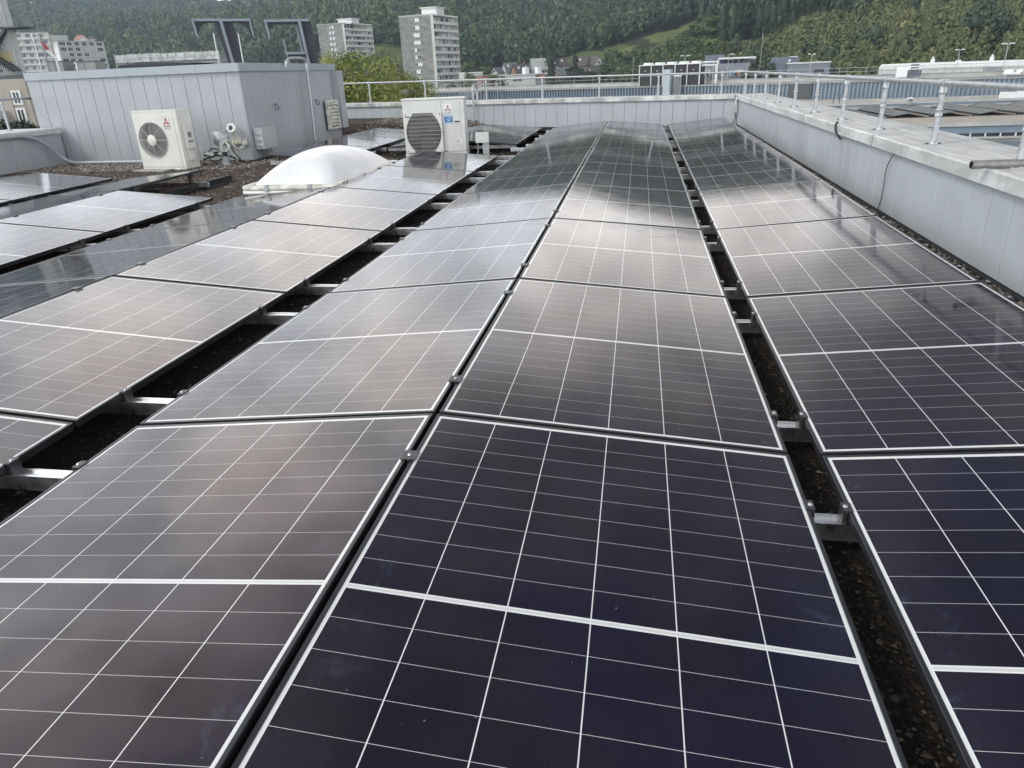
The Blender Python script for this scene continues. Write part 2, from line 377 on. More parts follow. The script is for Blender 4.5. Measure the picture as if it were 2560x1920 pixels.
scat = scatter('gravel', np.concatenate(ST), M_STONE); struct(scat, 'stuff')

def clad(name, p0, p1, z0, z1, m, parent, pitch=.28, gap=.006, zf=None):
    """upright cladding planks on the left-hand side of p0->p1, each with a chamfered edge, over a dark backing"""
    p0, p1 = Vector(p0), Vector(p1); L = (p1-p0).length; dx = (p1-p0)/L; nrm = Vector((-dx.y, dx.x))
    mb = MB(); n = max(1, round(L/pitch)); w_ = L/n; ch = .006
    def P(a, e, zz): q = p0+dx*a+nrm*e; return (q.x, q.y, zz)
    mb.add([P(0, -.02, z0), P(L, -.02, z0), P(L, -.02, z1), P(0, -.02, z1), P(0, -.010, z0), P(L, -.010, z0), P(L, -.010, z1), P(0, -.010, z1)],
           [(4, 7, 6, 5), (0, 1, 2, 3), (0, 4, 5, 1), (3, 2, 6, 7)], 1)
    for i in range(n):
        a0, a1 = i*w_+gap/2, (i+1)*w_-gap/2; za = z0 if zf is None else zf(a0)
        v = [P(a0, -.009, za), P(a1, -.009, za), P(a1, -.009, z1), P(a0, -.009, z1), P(a0, -ch*.5, za), P(a1, -ch*.5, za), P(a1, -ch*.5, z1), P(a0, -ch*.5, z1),
             P(a0+ch, 0, za), P(a1-ch, 0, za), P(a1-ch, 0, z1), P(a0+ch, 0, z1)]
        mb.add(v, [(8, 11, 10, 9), (4, 7, 11, 8), (5, 9, 10, 6), (0, 3, 7, 4), (1, 5, 6, 2), (0, 4, 8, 9, 5, 1), (2, 6, 10, 11, 7, 3)], 0)
    return mb.build(name, [m, M_SEAM], parent)

ZC = .40                                                     # top of every coping
par = thing('parapet_wall', 'long grey clad parapet with broad zinc coping along the right edge of the roof', 'parapet')
clad('cladding', (2.75, -3.2), (2.75, far_y(2.75)), -.20, .315, M_CLAD, par)
mb = MB(); mb.box(2.77, 3.28, -3.2, far_y(2.77)-.002, -.26, .30); mb.build('wall_core', M_SEAM, par)
mb = MB(); yb = 2.05
cuts = [-3.2, .1, 2.05, 5.05, 8.05, 11.05, far_y(2.7)+.02]
for a, b in zip(cuts[:-1], cuts[1:]):
    e = .003
    mb.add([(2.70, a+e, .305), (2.70, b-e, .305), (2.70, b-e, ZC-.012), (2.70, a+e, ZC-.012), (2.712, a+e, ZC), (2.712, b-e, ZC), (3.33, b-e, ZC), (3.33, a+e, ZC), (3.33, b-e, .25), (3.33, a+e, .25)],
           [(0, 3, 2, 1), (3, 4, 5, 2), (4, 7, 6, 5), (7, 9, 8, 6), (0, 9, 7, 4, 3), (1, 2, 5, 6, 8), (0, 1, 8, 9)])
mb.build('coping', M_COPE, par)
mb = MB()
for b in cuts[1:-1]: mb.box(2.6985, 3.331, b-.0028, b+.0028, .306, ZC-.003)
mb.build('coping_joint', M_SEAM, par)

fpar = thing('parapet_wall', 'low grey clad parapet with stained coping across the far end of the roof', 'parapet', (0, 0, 0))
def fz(a): return .02 if a < 7.6 else -.25
Fl, Fr = Vector((-12.4, far_y(-12.4))), Vector((2.742, far_y(2.742)))
clad('cladding', Fr, Fl, -.25, .315, M_CLAD, fpar, zf=lambda a: .02 if (Fr.x - a*.9655) < -3.6 else -.25)
def off(pt, e):                                              # e metres outward (away from the roof)
    nn = Vector((.27, 1.)).normalized(); q = Vector(pt[:2]) + nn*e; return (q.x, q.y)
a, b, c_, e_ = off(Fl, .022), off(Fr, .022), off(Fr, .45), off(Fl, .45)
mb = MB(); mb.prism([a, b, c_, e_], -.26, .30); mb.build('wall_core', M_SEAM, fpar)
mb = MB(); segs = 6
for i in range(segs):
    q0 = Fl.lerp(Fr, i/segs) + Vector((.003, 0)); q1 = Fl.lerp(Fr, (i+1)/segs) - Vector((.003, 0))
    if i == segs-1: q1 = Vector((2.696, far_y(2.696)))
    mb.prism([off(q0, -.05), off(q1, -.05), off(q1, .52), off(q0, .52)], .305, ZC-.002)
mb.build('coping', [M_COPEF], fpar, bevel=.006)

lpar = thing('parapet_wall', 'low grey clad parapet at the left edge beside the plant room, conduit along its top', 'parapet')
clad('cladding', (-9.98, 10.42), (-9.98, -2), -.25, .31, M_CLADD, lpar, pitch=.4)
lpar.children[0].data.transform(Matrix.Identity(4))
mb = MB(); mb.box(-11.0, -10.002, -2, 10.42, -.26, .30); mb.build('wall_core', M_SEAM, lpar)
mb = MB(); mb.box(-11.05, -9.93, -2, 10.40, .305, ZC); mb.build('coping', M_COPE, lpar, bevel=.006)

# ------------------------------------------------------------------ plant room
A_, B_, D_ = Vector((-6.04, 10.16)), Vector((-10.45, 10.50)), Vector((-6.20, 14.70)); E_ = Vector((-10.6, 15.0))
shed = thing('plant_room', 'grey metal clad plant room with flat roof and louvred vent at left', 'building')
mb = MB(); ins = .03
mb.prism([(A_.x-.03, A_.y+.03), (D_.x-.03, D_.y-.02), (E_.x, E_.y), (B_.x+.03, B_.y+.03)], -.26, 1.20); mb.build('wall_core', M_SEAM, shed)
clad('front_cladding', A_, B_, -.22, 1.222, M_CLADD, shed)
clad('side_cladding', D_, A_, -.22, 1.222, M_CLADD, shed)
mb = MB()
def fas(p0, p1, cut):
    p0, p1 = Vector(p0), Vector(p1); L = (p1-p0).length; dx = (p1-p0)/L; nn = Vector((-dx.y, dx.x)); st = [0] + cut + [L]
    for a, b in zip(st[:-1], st[1:]):
        q = [p0+dx*(a+.002), p0+dx*(b-.002)]
        pl = [(q[1]+nn*.03), (q[0]+nn*.03), (q[0]-nn*.05), (q[1]-nn*.05)]
        mb.prism([tuple(k) for k in pl], 1.215, 1.345)
fas(A_+Vector((.03, -.03)), B_, [.85, 3.6]); fas(D_, A_+Vector((.028, .02)), [.45, 1.3, 3.45])
fb = mb.build('fascia', M_FASC, shed)
mb = MB(); mb.prism([(A_.x-.02, A_.y+.02), (D_.x-.02, D_.y), (E_.x, E_.y), (B_.x, B_.y+.02)], 1.20, 1.318); mb.build('flat_roof', M_CAPG, shed)
# protruding end block with louvre
mb = MB(); mb.prism([(-6.19, 14.42), (-6.02, 14.42), (-6.02, 14.72), (-6.19, 14.72)], .0, 1.20); mb.build('end_block', M_CLADD, shed, bevel=.005)
v = mb = MB(); mb.X = Matrix.Translation((-6.11, 14.02, .31))
mb.box(0, .07, -.29, -.24, -.30, .30); mb.box(0, .07, .24, .29, -.30, .30); mb.box(0, .07, -.24, .24, .255, .30); mb.box(0, .07, -.24, .24, -.30, -.255)
lv = mb.build('louvre_vent', M_PVCD, shed)
mb = MB(); mb.X = Matrix.Translation((-6.11, 14.02, .31)); mb.box(-.02, .012, -.239, .239, -.254, .254); mb.build('opening', M_DARK, lv)
for i in range(7):
    zc = -.215 + i*.072; mb = MB(); mb.X = Matrix.Translation((-6.11, 14.02, .31))
    mb.add([(.015, -.237, zc+.045), (.015, .237, zc+.045), (.075, .237, zc-.012), (.075, -.237, zc-.012), (.015, -.237, zc+.036), (.015, .237, zc+.036), (.070, .237, zc-.018), (.070, -.237, zc-.018)],
           [(0, 3, 2, 1), (4, 5, 6, 7), (3, 7, 6, 2), (0, 1, 5, 4), (0, 4, 7, 3), (1, 2, 6, 5)]); mb.build('slat', M_PVCD, lv)
for (u, vv) in ((640+167/3.456, 920/3.456), (640+520/3.456, 882/3.456)):
    p = onx(u, vv, -6.03); mb = MB(); mb.tube(curve([p+Vector((0, -.02, .05)), p+Vector((.05, -.02, .03)), p+Vector((.05, .03, -.03)), p+Vector((0, .03, -.05)), p+Vector((0, -.02, .05))], 5), .008, 6); mb.build('eyelet', M_CLAMP, shed)

# ================================================================== SOLAR PANELS
PW, PLEN, PITCH = 1.134, 1.7355, 1.7555
TILT = .0849; CX, CZ = PW*math.cos(TILT), PW*math.sin(TILT)
G, V1, V2 = .0152, .0995, .2615
ZOFF = {-2: .01, -1: .004, 0: 0., 1: -.020, 2: -.019, 3: -.0087, 4: -.002, 5: 0., 6: 0., 7: .001, 8: .002}
COL = {'R1': (G/2, 0., G/2+CX, -CZ), 'R2': (G/2+CX+V1, -CZ, G/2+2*CX+V1, 0.)}
xx = -G/2
for n_ in range(1, 9):
    up = n_ % 2 == 0
    COL['L%d' % n_] = (xx-CX, 0. if up else -CZ, xx, -CZ if up else 0.)
    xx -= CX; xx -= V2 if n_ % 2 else G

def panel_meshes():
    lip, dep = .0115, .030; hx, hy = PW/2, PLEN/2
    mb = MB()
    for (x0, x1, y0, y1) in ((-hx, -hx+lip, -hy, hy), (hx-lip, hx, -hy, hy), (-hx+lip, hx-lip, -hy, -hy+lip), (-hx+lip, hx-lip, hy-lip, hy)):
        mb.box(x0, x1, y0, y1, -dep, 0)
    fr = mb.build('frame', M_FRAME)
    b = fr.modifiers.new('bevel', 'BEVEL'); b.width = .0012; b.segments = 1
    gx0, gy0 = hx-lip, hy-lip; mx, my = .0095, .0145; cg, rg, mid = .0026, .0009, .0165
    cw = (2*gx0-2*mx-5*cg)/6; chh = (2*gy0-2*my-mid-16*rg)/18
    xs = [(-gx0, 0)]; px = -gx0+mx
    for i in range(6):
        xs += [(px, 1), (px+cw, 0)]; px += cw+cg
    xs.append((gx0, None))
    ys = [(-gy0, 0)]; py = -gy0+my
    for j in range(18):
        ys += [(py, 1)]; py += chh
        if j == 8: ys += [(py, 0), (py+.0045, 2), (py+mid-.0045, 0)]; py += mid
        else: ys += [(py, 0)]; py += rg
    ys.append((gy0, None))
    mb = MB(); nx_, ny_ = len(xs), len(ys); zz = -.0022
    mb.v = [(X[0], Y[0], zz) for Y in ys for X in xs]
    for j in range(ny_-1):
        for i in range(nx_-1):
            k = 0 if (xs[i][1] == 1 and ys[j][1] == 1) else 1
            if ys[j][1] == 2 and 0 < i < nx_-2 and not (xs[i][1] == 0 and (i//2) % 2 == 1): k = 2
            mb.f.append((j*nx_+i, j*nx_+i+1, (j+1)*nx_+i+1, (j+1)*nx_+i)); mb.mi.append(k); mb.sm.append(False)
    gl = mb.build('glass', [M_CELL, M_BACK, M_RIBBON])
    mb = MB(); mb.add([(-gx0, -gy0, -.0075), (gx0, -gy0, -.0075), (gx0, gy0, -.0075), (-gx0, gy0, -.0075)], [(0, 3, 2, 1)])
    bk = mb.build('rear_sheet', M_STICK)
    return fr, gl, bk
PF, PG, PB = panel_meshes()
ORD = ['nearest', 'second nearest', 'third', 'fourth', 'fifth', 'sixth', 'seventh', 'eighth', 'farthest']
WHERE = {'R2': 'in the column along the right parapet', 'R1': 'in the column just right of the central ridge', 'L1': 'in the column just left of the central ridge',
         'L2': 'in the column left of the wide dark gap', 'L3': 'in the dark column falling away behind the second ridge', 'L4': 'in the left column rising to the third ridge',
         'L5': 'in the narrow dark column behind the third ridge', 'L6': 'in the leftmost column facing the camera', 'L7': 'in the sliver of column at the left edge'}
SETS = {'R2': range(-1, 8), 'R1': range(-1, 8), 'L1': range(-1, 8), 'L2': range(-1, 5), 'L3': range(-1, 3), 'L4': range(0, 3), 'L5': range(1, 4), 'L6': range(1, 4), 'L7': range(2, 4)}
FAR = {'L2': ('behind the air conditioner on its right', (6, 7)), 'L3': ('directly behind the right air conditioner', (6, 7)), 'L4': ('behind the white skylight dome beside the plant room', (5, 6, 7))}
first = [True]
def put_panel(col, k, label):
    x0, z0, x1, z1 = COL[col]; za, zb = ZOFF[k], ZOFF[k+1]
    X = Vector((x1-x0, 0, z1-z0)).normalized(); Y = Vector((0, PITCH, zb-za)).normalized(); Z = X.cross(Y).normalized(); Y = Z.cross(X)
    jit = RNG.normal(0, .0012, 2); Z = (Z + X*jit[0] + Y*jit[1]).normalized(); Y = Z.cross(X).normalized(); X = Y.cross(Z)
    cpos = Vector(((x0+x1)/2, (k+.5)*PITCH, (z0+z1)/2+(za+zb)/2))
    t = bpy.data.objects.new('solar_panel', None); C.objects.link(t); t.empty_display_size = .1
    t.matrix_world = Matrix(((X.x, Y.x, Z.x, cpos.x), (X.y, Y.y, Z.y, cpos.y), (X.z, Y.z, Z.z, cpos.z), (0, 0, 0, 1)))
    tag(t, label, 'solar panel', 'solar panels on the flat roof')
    for src in (PF, PG, PB):
        o = src if first[0] else src.copy()
        if not first[0]: C.objects.link(o)
        o.parent = t
    first[0] = False
for col, ks in SETS.items():
    n_ = len(ks)
    for i, k in enumerate(ks):
        w_ = 'farthest' if i == n_-1 else ORD[i]
        put_panel(col, k, f'{w_} dark solar panel {WHERE[col]}')
for col, (wh, ks) in FAR.items():
    for i, k in enumerate(ks):
        nm = ['nearest', 'farthest'] if len(ks) == 2 else ['nearest', 'middle', 'farthest']
        put_panel(col, k, f'{nm[i]} solar panel {wh}')

# ------------------------------------------------------------------ mounting rails with clamps
def rail_mesh(x0, x1):
    mb = MB(); mb.box(x0, x1, -.025, .025, -.046, 0); mb.box(x0, x1, -.025, -.014, 0, .008); mb.box(x0, x1, .014, .025, 0, .008)
    return mb
_cl = {}
def clamp(kind, parent, X, zz, s=1):
    if kind not in _cl:
        mb = MB()
        if kind == 'mid': mb.box(-.023, .023, -.026, .026, .0012, .0055); mb.box(-.0045, .0045, -.022, .022, -.05, .0012)
        else:
            mb.box(-.012, .013, -.022, .022, .0012, .0050); mb.box(.0015, .013, -.022, .022, -.0485, .0010)
        o = mb.build('clamp', M_CLAMP); b = MB(); b.X = Matrix.Translation((0 if kind == 'mid' else .004, 0, .0050)); b.lathe([(.0, .0045), (.0048, .0045), (.0048, .001), (.0072, .001), (.0072, 0)], 10); bo = b.build('bolt', M_STEEL)
        me = (o.data, bo.data); bpy.data.objects.remove(o); bpy.data.objects.remove(bo); _cl[kind] = me
    o = bpy.data.objects.new('clamp', _cl[kind][0]); C.objects.link(o); o.parent = parent; o.location = (X, 0, zz)
    if s < 0: o.rotation_euler = (0, 0, math.pi)
    b = bpy.data.objects.new('bolt', _cl[kind][1]); C.objects.link(b); b.parent = o
def rail(yy, k, x0, x1, cols, label):
    f = (yy-k*PITCH)/PITCH; zo = ZOFF[k]*(1-f)+ZOFF[k+1]*f
    zr = -CZ-.046+zo
    t = thing('mounting_rail', label, 'mounting rail', (0, yy, zr), 0, 'aluminium rails under the solar panels')
    rail_mesh(x0, x1).build('beam', M_ALU, t)
    cs = [c for c in cols]
    for c in cs:
        a, za, b, zb = COL[c]
        for X, Zp, sgn in ((a, za, -1), (b, zb, 1)):
            if Zp < -.01:                                   # low edge in a valley
                clamp('end', t, X, Zp+zo-zr, sgn)
            else:
                lo = MB(); lo.box(-.02, .02, -.018, .018, 0.010, CZ+.012); sp = lo.build('support_post', M_CLAMP, t); sp.location = (X-sgn*.035, 0, 0)
                nb = [q for q in cs if q != c and abs((COL[q][0] if sgn > 0 else COL[q][2])-X) < .03]
                if nb:
                    if sgn > 0: clamp('mid', t, X+G/2, Zp+zo-zr)
                else: clamp('end', t, X, Zp+zo-zr, sgn)
YO = (.285, 1.455)
names = []
for k in range(-1, 8):
    for j, o_ in enumerate(YO):
        yy = k*PITCH+o_
        if yy < -1.0: continue
        names.append((yy, k))
for i, (yy, k) in enumerate(names):
    on = [c for c, ks in SETS.items() if k in ks]
    word = ['first', 'second', 'third', 'fourth', 'fifth', 'sixth', 'seventh', 'eighth', 'ninth', 'tenth', 'eleventh', 'twelfth', 'thirteenth', 'fourteenth', 'fifteenth', 'sixteenth', 'seventeenth', 'eighteenth'][i]
    main = [c for c in on if c in ('R1', 'R2', 'L1', 'L2', 'L3', 'L4', 'L5', 'L6', 'L7')]
    if k == 3: segs_ = [(['R1', 'R2', 'L1', 'L2'], 'crossing both gaps'), (['L5', 'L6', 'L7'], 'in the left gap by the air conditioner')]
    elif k in (0, -1): segs_ = [(main, 'crossing both gaps')]
    elif k >= 5: segs_ = [(['R1', 'R2', 'L1'], 'crossing the right gap only')]
    else: segs_ = [(main, 'crossing both gaps')]
    for cols, wh in segs_:
        x0 = min(COL[c][0] for c in cols); x1 = max(COL[c][2] for c in cols)
        x0 -= V2+.05 if cols[-1] == 'L1' else .06
        if cols[0] == 'L5': x1 += .18
        rail(yy, k, x0, x1+.03, cols, f'{word} aluminium mounting rail from the camera, {wh}')
for cols, k0, wh in ((['L2', 'L3'], 6, 'behind the right air conditioner'), (['L2', 'L3'], 7, 'behind the right air conditioner'), (['L4'], 5, 'behind the skylight'), (['L4'], 6, 'behind the skylight'), (['L4'], 7, 'behind the skylight')):
    for j, o_ in enumerate(YO):
        x0 = min(COL[c][0] for c in cols); x1 = max(COL[c][2] for c in cols)
        n_ = ['nearest', 'second', 'third', 'fourth', 'fifth', 'sixth'][(k0-(6 if 'L2' in cols else 5))*2+j]
        rail(k0*PITCH+o_, k0, x0-.1, x1+.12, cols, f'{n_} aluminium rail under the panels {wh}')
t = thing('support_beam', 'dark lengthwise beam under the open end of the panels by the left air conditioner', 'beam', (-5.04, 0, -.16))
mb = MB(); mb.box(-.03, .03, 5.0, 7.55, -.05, .01); mb.box(-.05, .05, 5.0, 7.55, -.06, -.05); mb.build('profile', M_FRAME, t)
mb = MB(); mb.box(-.12, .12, 5.45, 6.2, -.08, -.061); mb.box(-.12, .12, 6.8, 7.3, -.08, -.061); mb.build('rubber_pad', M_BLACK, t)
p0 = Vector((-5.0, 5.6, -.14)); 

mb = MB(); mb.tube(curve([p0, p0+Vector((.05, .5, .02)), p0+Vector((-.02, 1.0, .05)), p0+Vector((0, 1.5, .1))]), .0024, 6)
tag(mb.build('cable', M_CABLER), 'thin red cable running along the beam under the left panel end', 'cable')
mb = MB(); mb.tube(curve([p0+Vector((-.06, .9, .05)), p0+Vector((.05, 1.0, .11)), p0+Vector((.0, 1.2, .12)), p0+Vector((-.05, 1.25, .05))]), .006, 6)
tag(mb.build('cable', M_CABLE), 'black looped cable hanging under the left panel end', 'cable')

# ================================================================== RAILINGS
def arc_pt(c, r_, a): return Vector(c)
def railing(name, label, posts, zt, ends):
    """posts: base points on the coping; a tube runs through a tee on each"""
    t = thing(name, label, 'railing')
    dirs = (Vector((*posts[1][:2], 0))-Vector((*posts[0][:2], 0))).normalized()
    mb = MB(); mb.tube([ends[0]] + [Vector((p[0], p[1], zt(p))) for p in posts] + [ends[1]], .0212, 12); mb.build('top_rail', M_GALV, t)
    for p in posts:
        h = zt(p)-ZC; q = Vector((p[0], p[1], ZC))
        mb = MB(); mb.X = Matrix.Translation(q); mb.tube([(0, 0, .006), (0, 0, h*.53)], .0212, 12); mb.tube([(0, 0, h*.53), (0, 0, h-.02)], .0190, 12); po = mb.build('post', M_GALV, t)
        mb = MB(); mb.X = Matrix.Translation(q); mb.box(-.06, .06, -.035, .035, 0, .006); mb.lathe([(.032, .006), (.030, .028), (.0225, .030)], 12); mb.build('base_plate', M_GALV, po)
        mb = MB(); mb.X = Matrix.Translation(q)
        for sx_ in (-.045, .045): mb.X = Matrix.Translation(q+Vector((sx_, 0, .006))); mb.lathe([(.011, 0), (.011, .010), (0, .010)], 6, smooth=False)
        mb.build('anchor_bolt', M_CLAMP, po)
        mb = MB(); mb.X = Matrix.Translation(q+Vector((0, 0, h*.53))); mb.lathe([(.0255, -.03), (.027, -.028), (.027, -.018), (.0245, -.015), (.0245, .012), (.027, .015), (.027, .022), (.0255, .024)], 14); mb.build('collar', M_GALV, po)
        mb = MB(); mb.X = Matrix.Translation(q+Vector((0, 0, h))); mb.lathe([(.0265, -.075), (.029, -.072), (.029, -.062), (.0265, -.058), (.0265, -.02)], 14)
        mb.tube([dirs*-.042, dirs*-.028, dirs*.028, dirs*.042], .0300, 14); mb.build('tee_fitting', M_GALV, po)
    return t
rp = [(2.868, 4.104-1.37*2), (2.868, 4.104-1.37)] + [(2.868, 4.104+1.37*i) for i in range(9)]
rp = [(p[0], min(p[1], 15.1)) for p in rp]
railing('guard_railing', 'galvanised tube railing standing on the right parapet coping', rp, lambda p: .838, (Vector((2.868, .4, .838)), Vector((2.868, 15.42, .838))))
fp = [Vector((x_, far_y(x_)+.30)) for x_ in (2.42, 1.06, -.30, -1.70, -3.17, -4.9, -6.58, -8.1)]
railing('guard_railing', 'galvanised tube railing standing on the far parapet coping', [tuple(p) for p in fp], lambda p: .838+.012*(2.4-p[0])*.55, (Vector((2.868, 15.40, .838)), Vector((-9.0, far_y(-9.)+.30, .905))))
lp_ = [(-10.55, 9.9), (-10.55, 8.2)]
railing('guard_railing', 'short galvanised railing on the left parapet coping by the plant room corner', lp_, lambda p: .92, (Vector((-10.55, 10.7, .92)), Vector((-10.55, 6.5, .92))))

mb = MB(); p = onz(2428, 412, ZC+.027); q = p + (onz(2560, 408, ZC+.027)-p).normalized()*1.6
dv = (q-p).normalized(); mb.tube([p, q], .0245, 20, caps=False); mb.tube([q, p], .0205, 20, mi=1, caps=False)
n_ = 20; ax = dv.orthogonal().normalized(); bx_ = dv.cross(ax)
ring = [p + (ax*math.cos(2*math.pi*i/n_)+bx_*math.sin(2*math.pi*i/n_))*rr for rr in (.0245, .0205) for i in range(n_)]
mb.add(ring, [(i, (i+1) % n_, n_+(i+1) % n_, n_+i) for i in range(n_)])
tag(mb.build('scaffold_tube', [mat('dull_tube', (.30, .30, .29), .5, .55, .25, 9, bump=.15), M_DARK]), 'loose dull metal tube lying across the right parapet coping', 'tube')

# cables on the right parapet
def cable(pts, r_, m, label, n=8): mb = MB(); mb.tube(curve(pts, n), r_, 8); return tag(mb.build('cable', m), label, 'cable')
a = onx(1920+1125/3.456, 1290/3.456, 2.735); b = onx(1920+940/3.456, 300+790/3.456, 2.735)
cable([a+Vector((.01, 0, .02)), a, onx(1920+1065/3.456, 300+330/3.456, 2.725), onx(1920+1020/3.456, 300+430/3.456, 2.73), onx(1920+1000/3.456, 300+560/3.456, 2.735), onx(1920+975/3.456, 300+690/3.456, 2.735), b, b+Vector((-.02, .02, -.08))], 0.0042, mat('faded_cable', (.06, .062, .066), .5), 'black cable looping down the right parapet from under its coping')
a = onx(1920+585/3.456, 1080/3.456, 2.685)
cable([a+Vector((.02, 0, .035)), a, a+Vector((.0, -.04, -.06)), a+Vector((.035, -.12, -.13))], .011, M_CABLE, 'short black hose stub hooked under the right parapet coping')
jb = thing('junction_box', 'small grey junction box with swan neck conduit in the far right corner', 'junction box', (2.70, 14.98, .12))
mb = MB(); mb.box(-.04, .03, -.05, .05, -.09, .08); mb.build('box', M_PLASTIC, jb, bevel=.008)
mb = MB(); mb.tube(curve([(0, 0, .08), (0, 0, .18), (.02, 0, .22), (.05, 0, .22)]), .018, 8); mb.build('conduit', M_PVC, jb)
mb = MB(); mb.tube(curve([(0, 0, -.09), (0, -.01, -.2), (-.04, -.04, -.32), (-.05, -.1, -.36)]), .009, 8); mb.build('lead', M_CABLE, jb)

# ================================================================== AIR CONDITIONERS
def diamond_logo(parent, cx, cz, s, ym, red, name='emblem'):
    mb = MB()
    for a in (90, 210, 330):
        ca, sa = math.cos(R(a)), math.sin(R(a)); h, w2 = s*.50, s*.167*1.73*.5
        pts = [(0, 0), (h/2, -w2), (h, 0), (h/2, w2)]
        q = [(cx+ca*X-sa*Y, cz+sa*X+ca*Y) for X, Y in pts]
        vs = [(p[0], ym, p[1]) for p in q] + [(p[0], ym+.0015, p[1]) for p in q]
        mb.add(vs, [(0, 1, 2, 3), (0, 4, 5, 1), (1, 5, 6, 2), (2, 6, 7, 3), (3, 7, 4, 0)])
    return mb.build(name, red, parent)
FACE = Matrix(((1, 0, 0, 0), (0, 0, -1, 0), (0, 1, 0, 0), (0, 0, 0, 1)))          # text plane -> a face looking to -y
def facem(x, y, z): return Matrix.Translation((x, y, z)) @ FACE

def ac_round():
    W_, D2, H_ = .87, .33, .885
    t = thing('air_conditioner', 'white air conditioner with round fan grille standing before the plant room', 'air conditioner', (-7.50, 9.14, -.225), R(-7.5))
    fx, fz_, fr = .325, .455, .275
    # cabinet front with a round opening
    n = 48; mb = MB(); ring = [(fx+fr*math.cos(2*math.pi*i/n), 0, fz_+fr*math.sin(2*math.pi*i/n)) for i in range(n)]
    def edge(a):
        ca, sa = math.cos(a), math.sin(a); k = 1e9
        if ca > 1e-9: k = min(k, (W_-fx)/ca)
        if ca < -1e-9: k = min(k, -fx/ca)
        if sa > 1e-9: k = min(k, (H_-fz_)/sa)
        if sa < -1e-9: k = min(k, -fz_/sa)
        return (fx+ca*k, 0, fz_+sa*k)
    angs = sorted([2*math.pi*i/n for i in range(n)] + [math.atan2(b_-fz_, a_-fx) % (2*math.pi) for a_ in (0, W_) for b_ in (0, H_)])
    inn = [(fx+fr*math.cos(a), 0, fz_+fr*math.sin(a)) for a in angs]; out = [edge(a) for a in angs]; m_ = len(angs)
    lipv = [(fx+(fr-.012)*math.cos(a), .05, fz_+(fr-.012)*math.sin(a)) for a in angs]
    mb.add(inn+out, [(i, m_+i, m_+(i+1) % m_, (i+1) % m_) for i in range(m_)])
    mb.add(inn+lipv, [(i, (i+1) % m_, m_+(i+1) % m_, m_+i) for i in range(m_)], 0, True)
    mb.add([(0, 0, 0), (0, D2, 0), (0, D2, H_), (0, 0, H_)], [(0, 3, 2, 1)]); mb.add([(W_, 0, 0), (W_, D2, 0), (W_, D2, H_), (W_, 0, H_)], [(0, 1, 2, 3)])
    mb.add([(0, D2, 0), (W_, D2, 0), (W_, D2, H_), (0, D2, H_)], [(0, 3, 2, 1)]); mb.add([(0, 0, 0), (W_, 0, 0), (W_, D2, 0), (0, D2, 0)], [(0, 3, 2, 1)])
    mb.build('cabinet', M_WHITE, t)
    mb = MB(); mb.box(-.006, W_+.006, -.006, D2+.006, H_, H_+.022); mb.build('lid', M_WHITE, t, bevel=.006)
    mb = MB(); mb.box(W_-.075, W_-.071, -.0015, 0, .02, H_-.01); mb.box(.02, W_-.02, -.002, 0, .028, .034); mb.build('panel_joint', M_GREYP, t)
    mb = MB(); mb.X = Matrix.Translation((fx, .16, fz_)) @ Matrix.Rotation(R(90), 4, 'X')
    mb.lathe([(fr-.004, .11), (fr-.004, 0), (0, 0)], 40); mb.build('fan_recess', M_GREYP, t)
    fan = MB(); fan.X = Matrix.Translation((fx, .10, fz_)) @ Matrix.Rotation(R(90), 4, 'X')
    for k in range(3):
        a0 = R(120*k+20); vs = []; nn = 8
        for i in range(nn+1):
            a = a0+R(78)*i/nn; tw = .03*(i/nn-.5); vs += [(.06*math.cos(a), .06*math.sin(a), tw*.5), ((.235+.02*math.sin(i/nn*3.14))*math.cos(a+.15), (.235+.02*math.sin(i/nn*3.14))*math.sin(a+.15), tw)]
        fan.add(vs, [(2*i, 2*i+1, 2*i+3, 2*i+2) for i in range(nn)], 0, True)
    fan.build('fan', M_BLADE, t)
    g = MB(); g.X = Matrix.Translation((fx, -.012, fz_)) @ Matrix.Rotation(R(90), 4, 'X')
    for i in range(17):
        r_ = .088+i*.0113; zz = .022*(1-(r_/fr)**2)
        g.tube([(r_*math.cos(2*math.pi*k/36), r_*math.sin(2*math.pi*k/36), zz) for k in range(37)], .0016, 4, caps=False)
    for k in range(8):
        a = R(45*k); g.tube([(.07*math.cos(a), .07*math.sin(a), .026), (.19*math.cos(a), .19*math.sin(a), .016), ((fr+.004)*math.cos(a), (fr+.004)*math.sin(a), -.008)], .004, 6)
    g.tube([((fr+.002)*math.cos(2*math.pi*k/48), (fr+.002)*math.sin(2*math.pi*k/48), -.006) for k in range(49)], .0065, 6, caps=False)
    gr = g.build('fan_grille', M_WIRE, t)
    h = MB(); h.X = Matrix.Translation((fx, -.034, fz_)) @ Matrix.Rotation(R(90), 4, 'X'); h.lathe([(.086, -.012), (.086, .004), (.080, .010), (0, .012)], 32); h.build('hub_cap', M_WHITE, gr)
    b = MB(); b.box(.585, .722, -.003, 0, .615, .812); bd = b.build('badge', M_WHITE2, t)
    e_ = MB(); e_.box(.583, .724, -.0015, 0, .613, .814); e_.build('badge_border', M_GREYP, bd)
    diamond_logo(bd, .654, .727, .135, -.0048, M_RED)
    text_mesh('MITSUBISHI', .030, 'lettering', M_BLACK, bd, facem(.654, -.0036, .664), sx=.82); text_mesh('ELECTRIC', .024, 'lettering', M_GREYP, bd, facem(.654, -.0036, .636), sx=.95)
    s_ = MB(); s_.box(W_, W_+.05, .07, .25, .30, .70); s_.box(W_, W_+.035, .09, .23, .12, .28); s_.build('valve_cover', M_WHITE, t, bevel=.012)
    s_ = MB(); s_.box(W_+.05, W_+.054, .12, .20, .48, .56); s_.box(W_+.05, W_+.053, .11, .22, .40, .43); s_.build('valve_slot', M_GREYP, t)
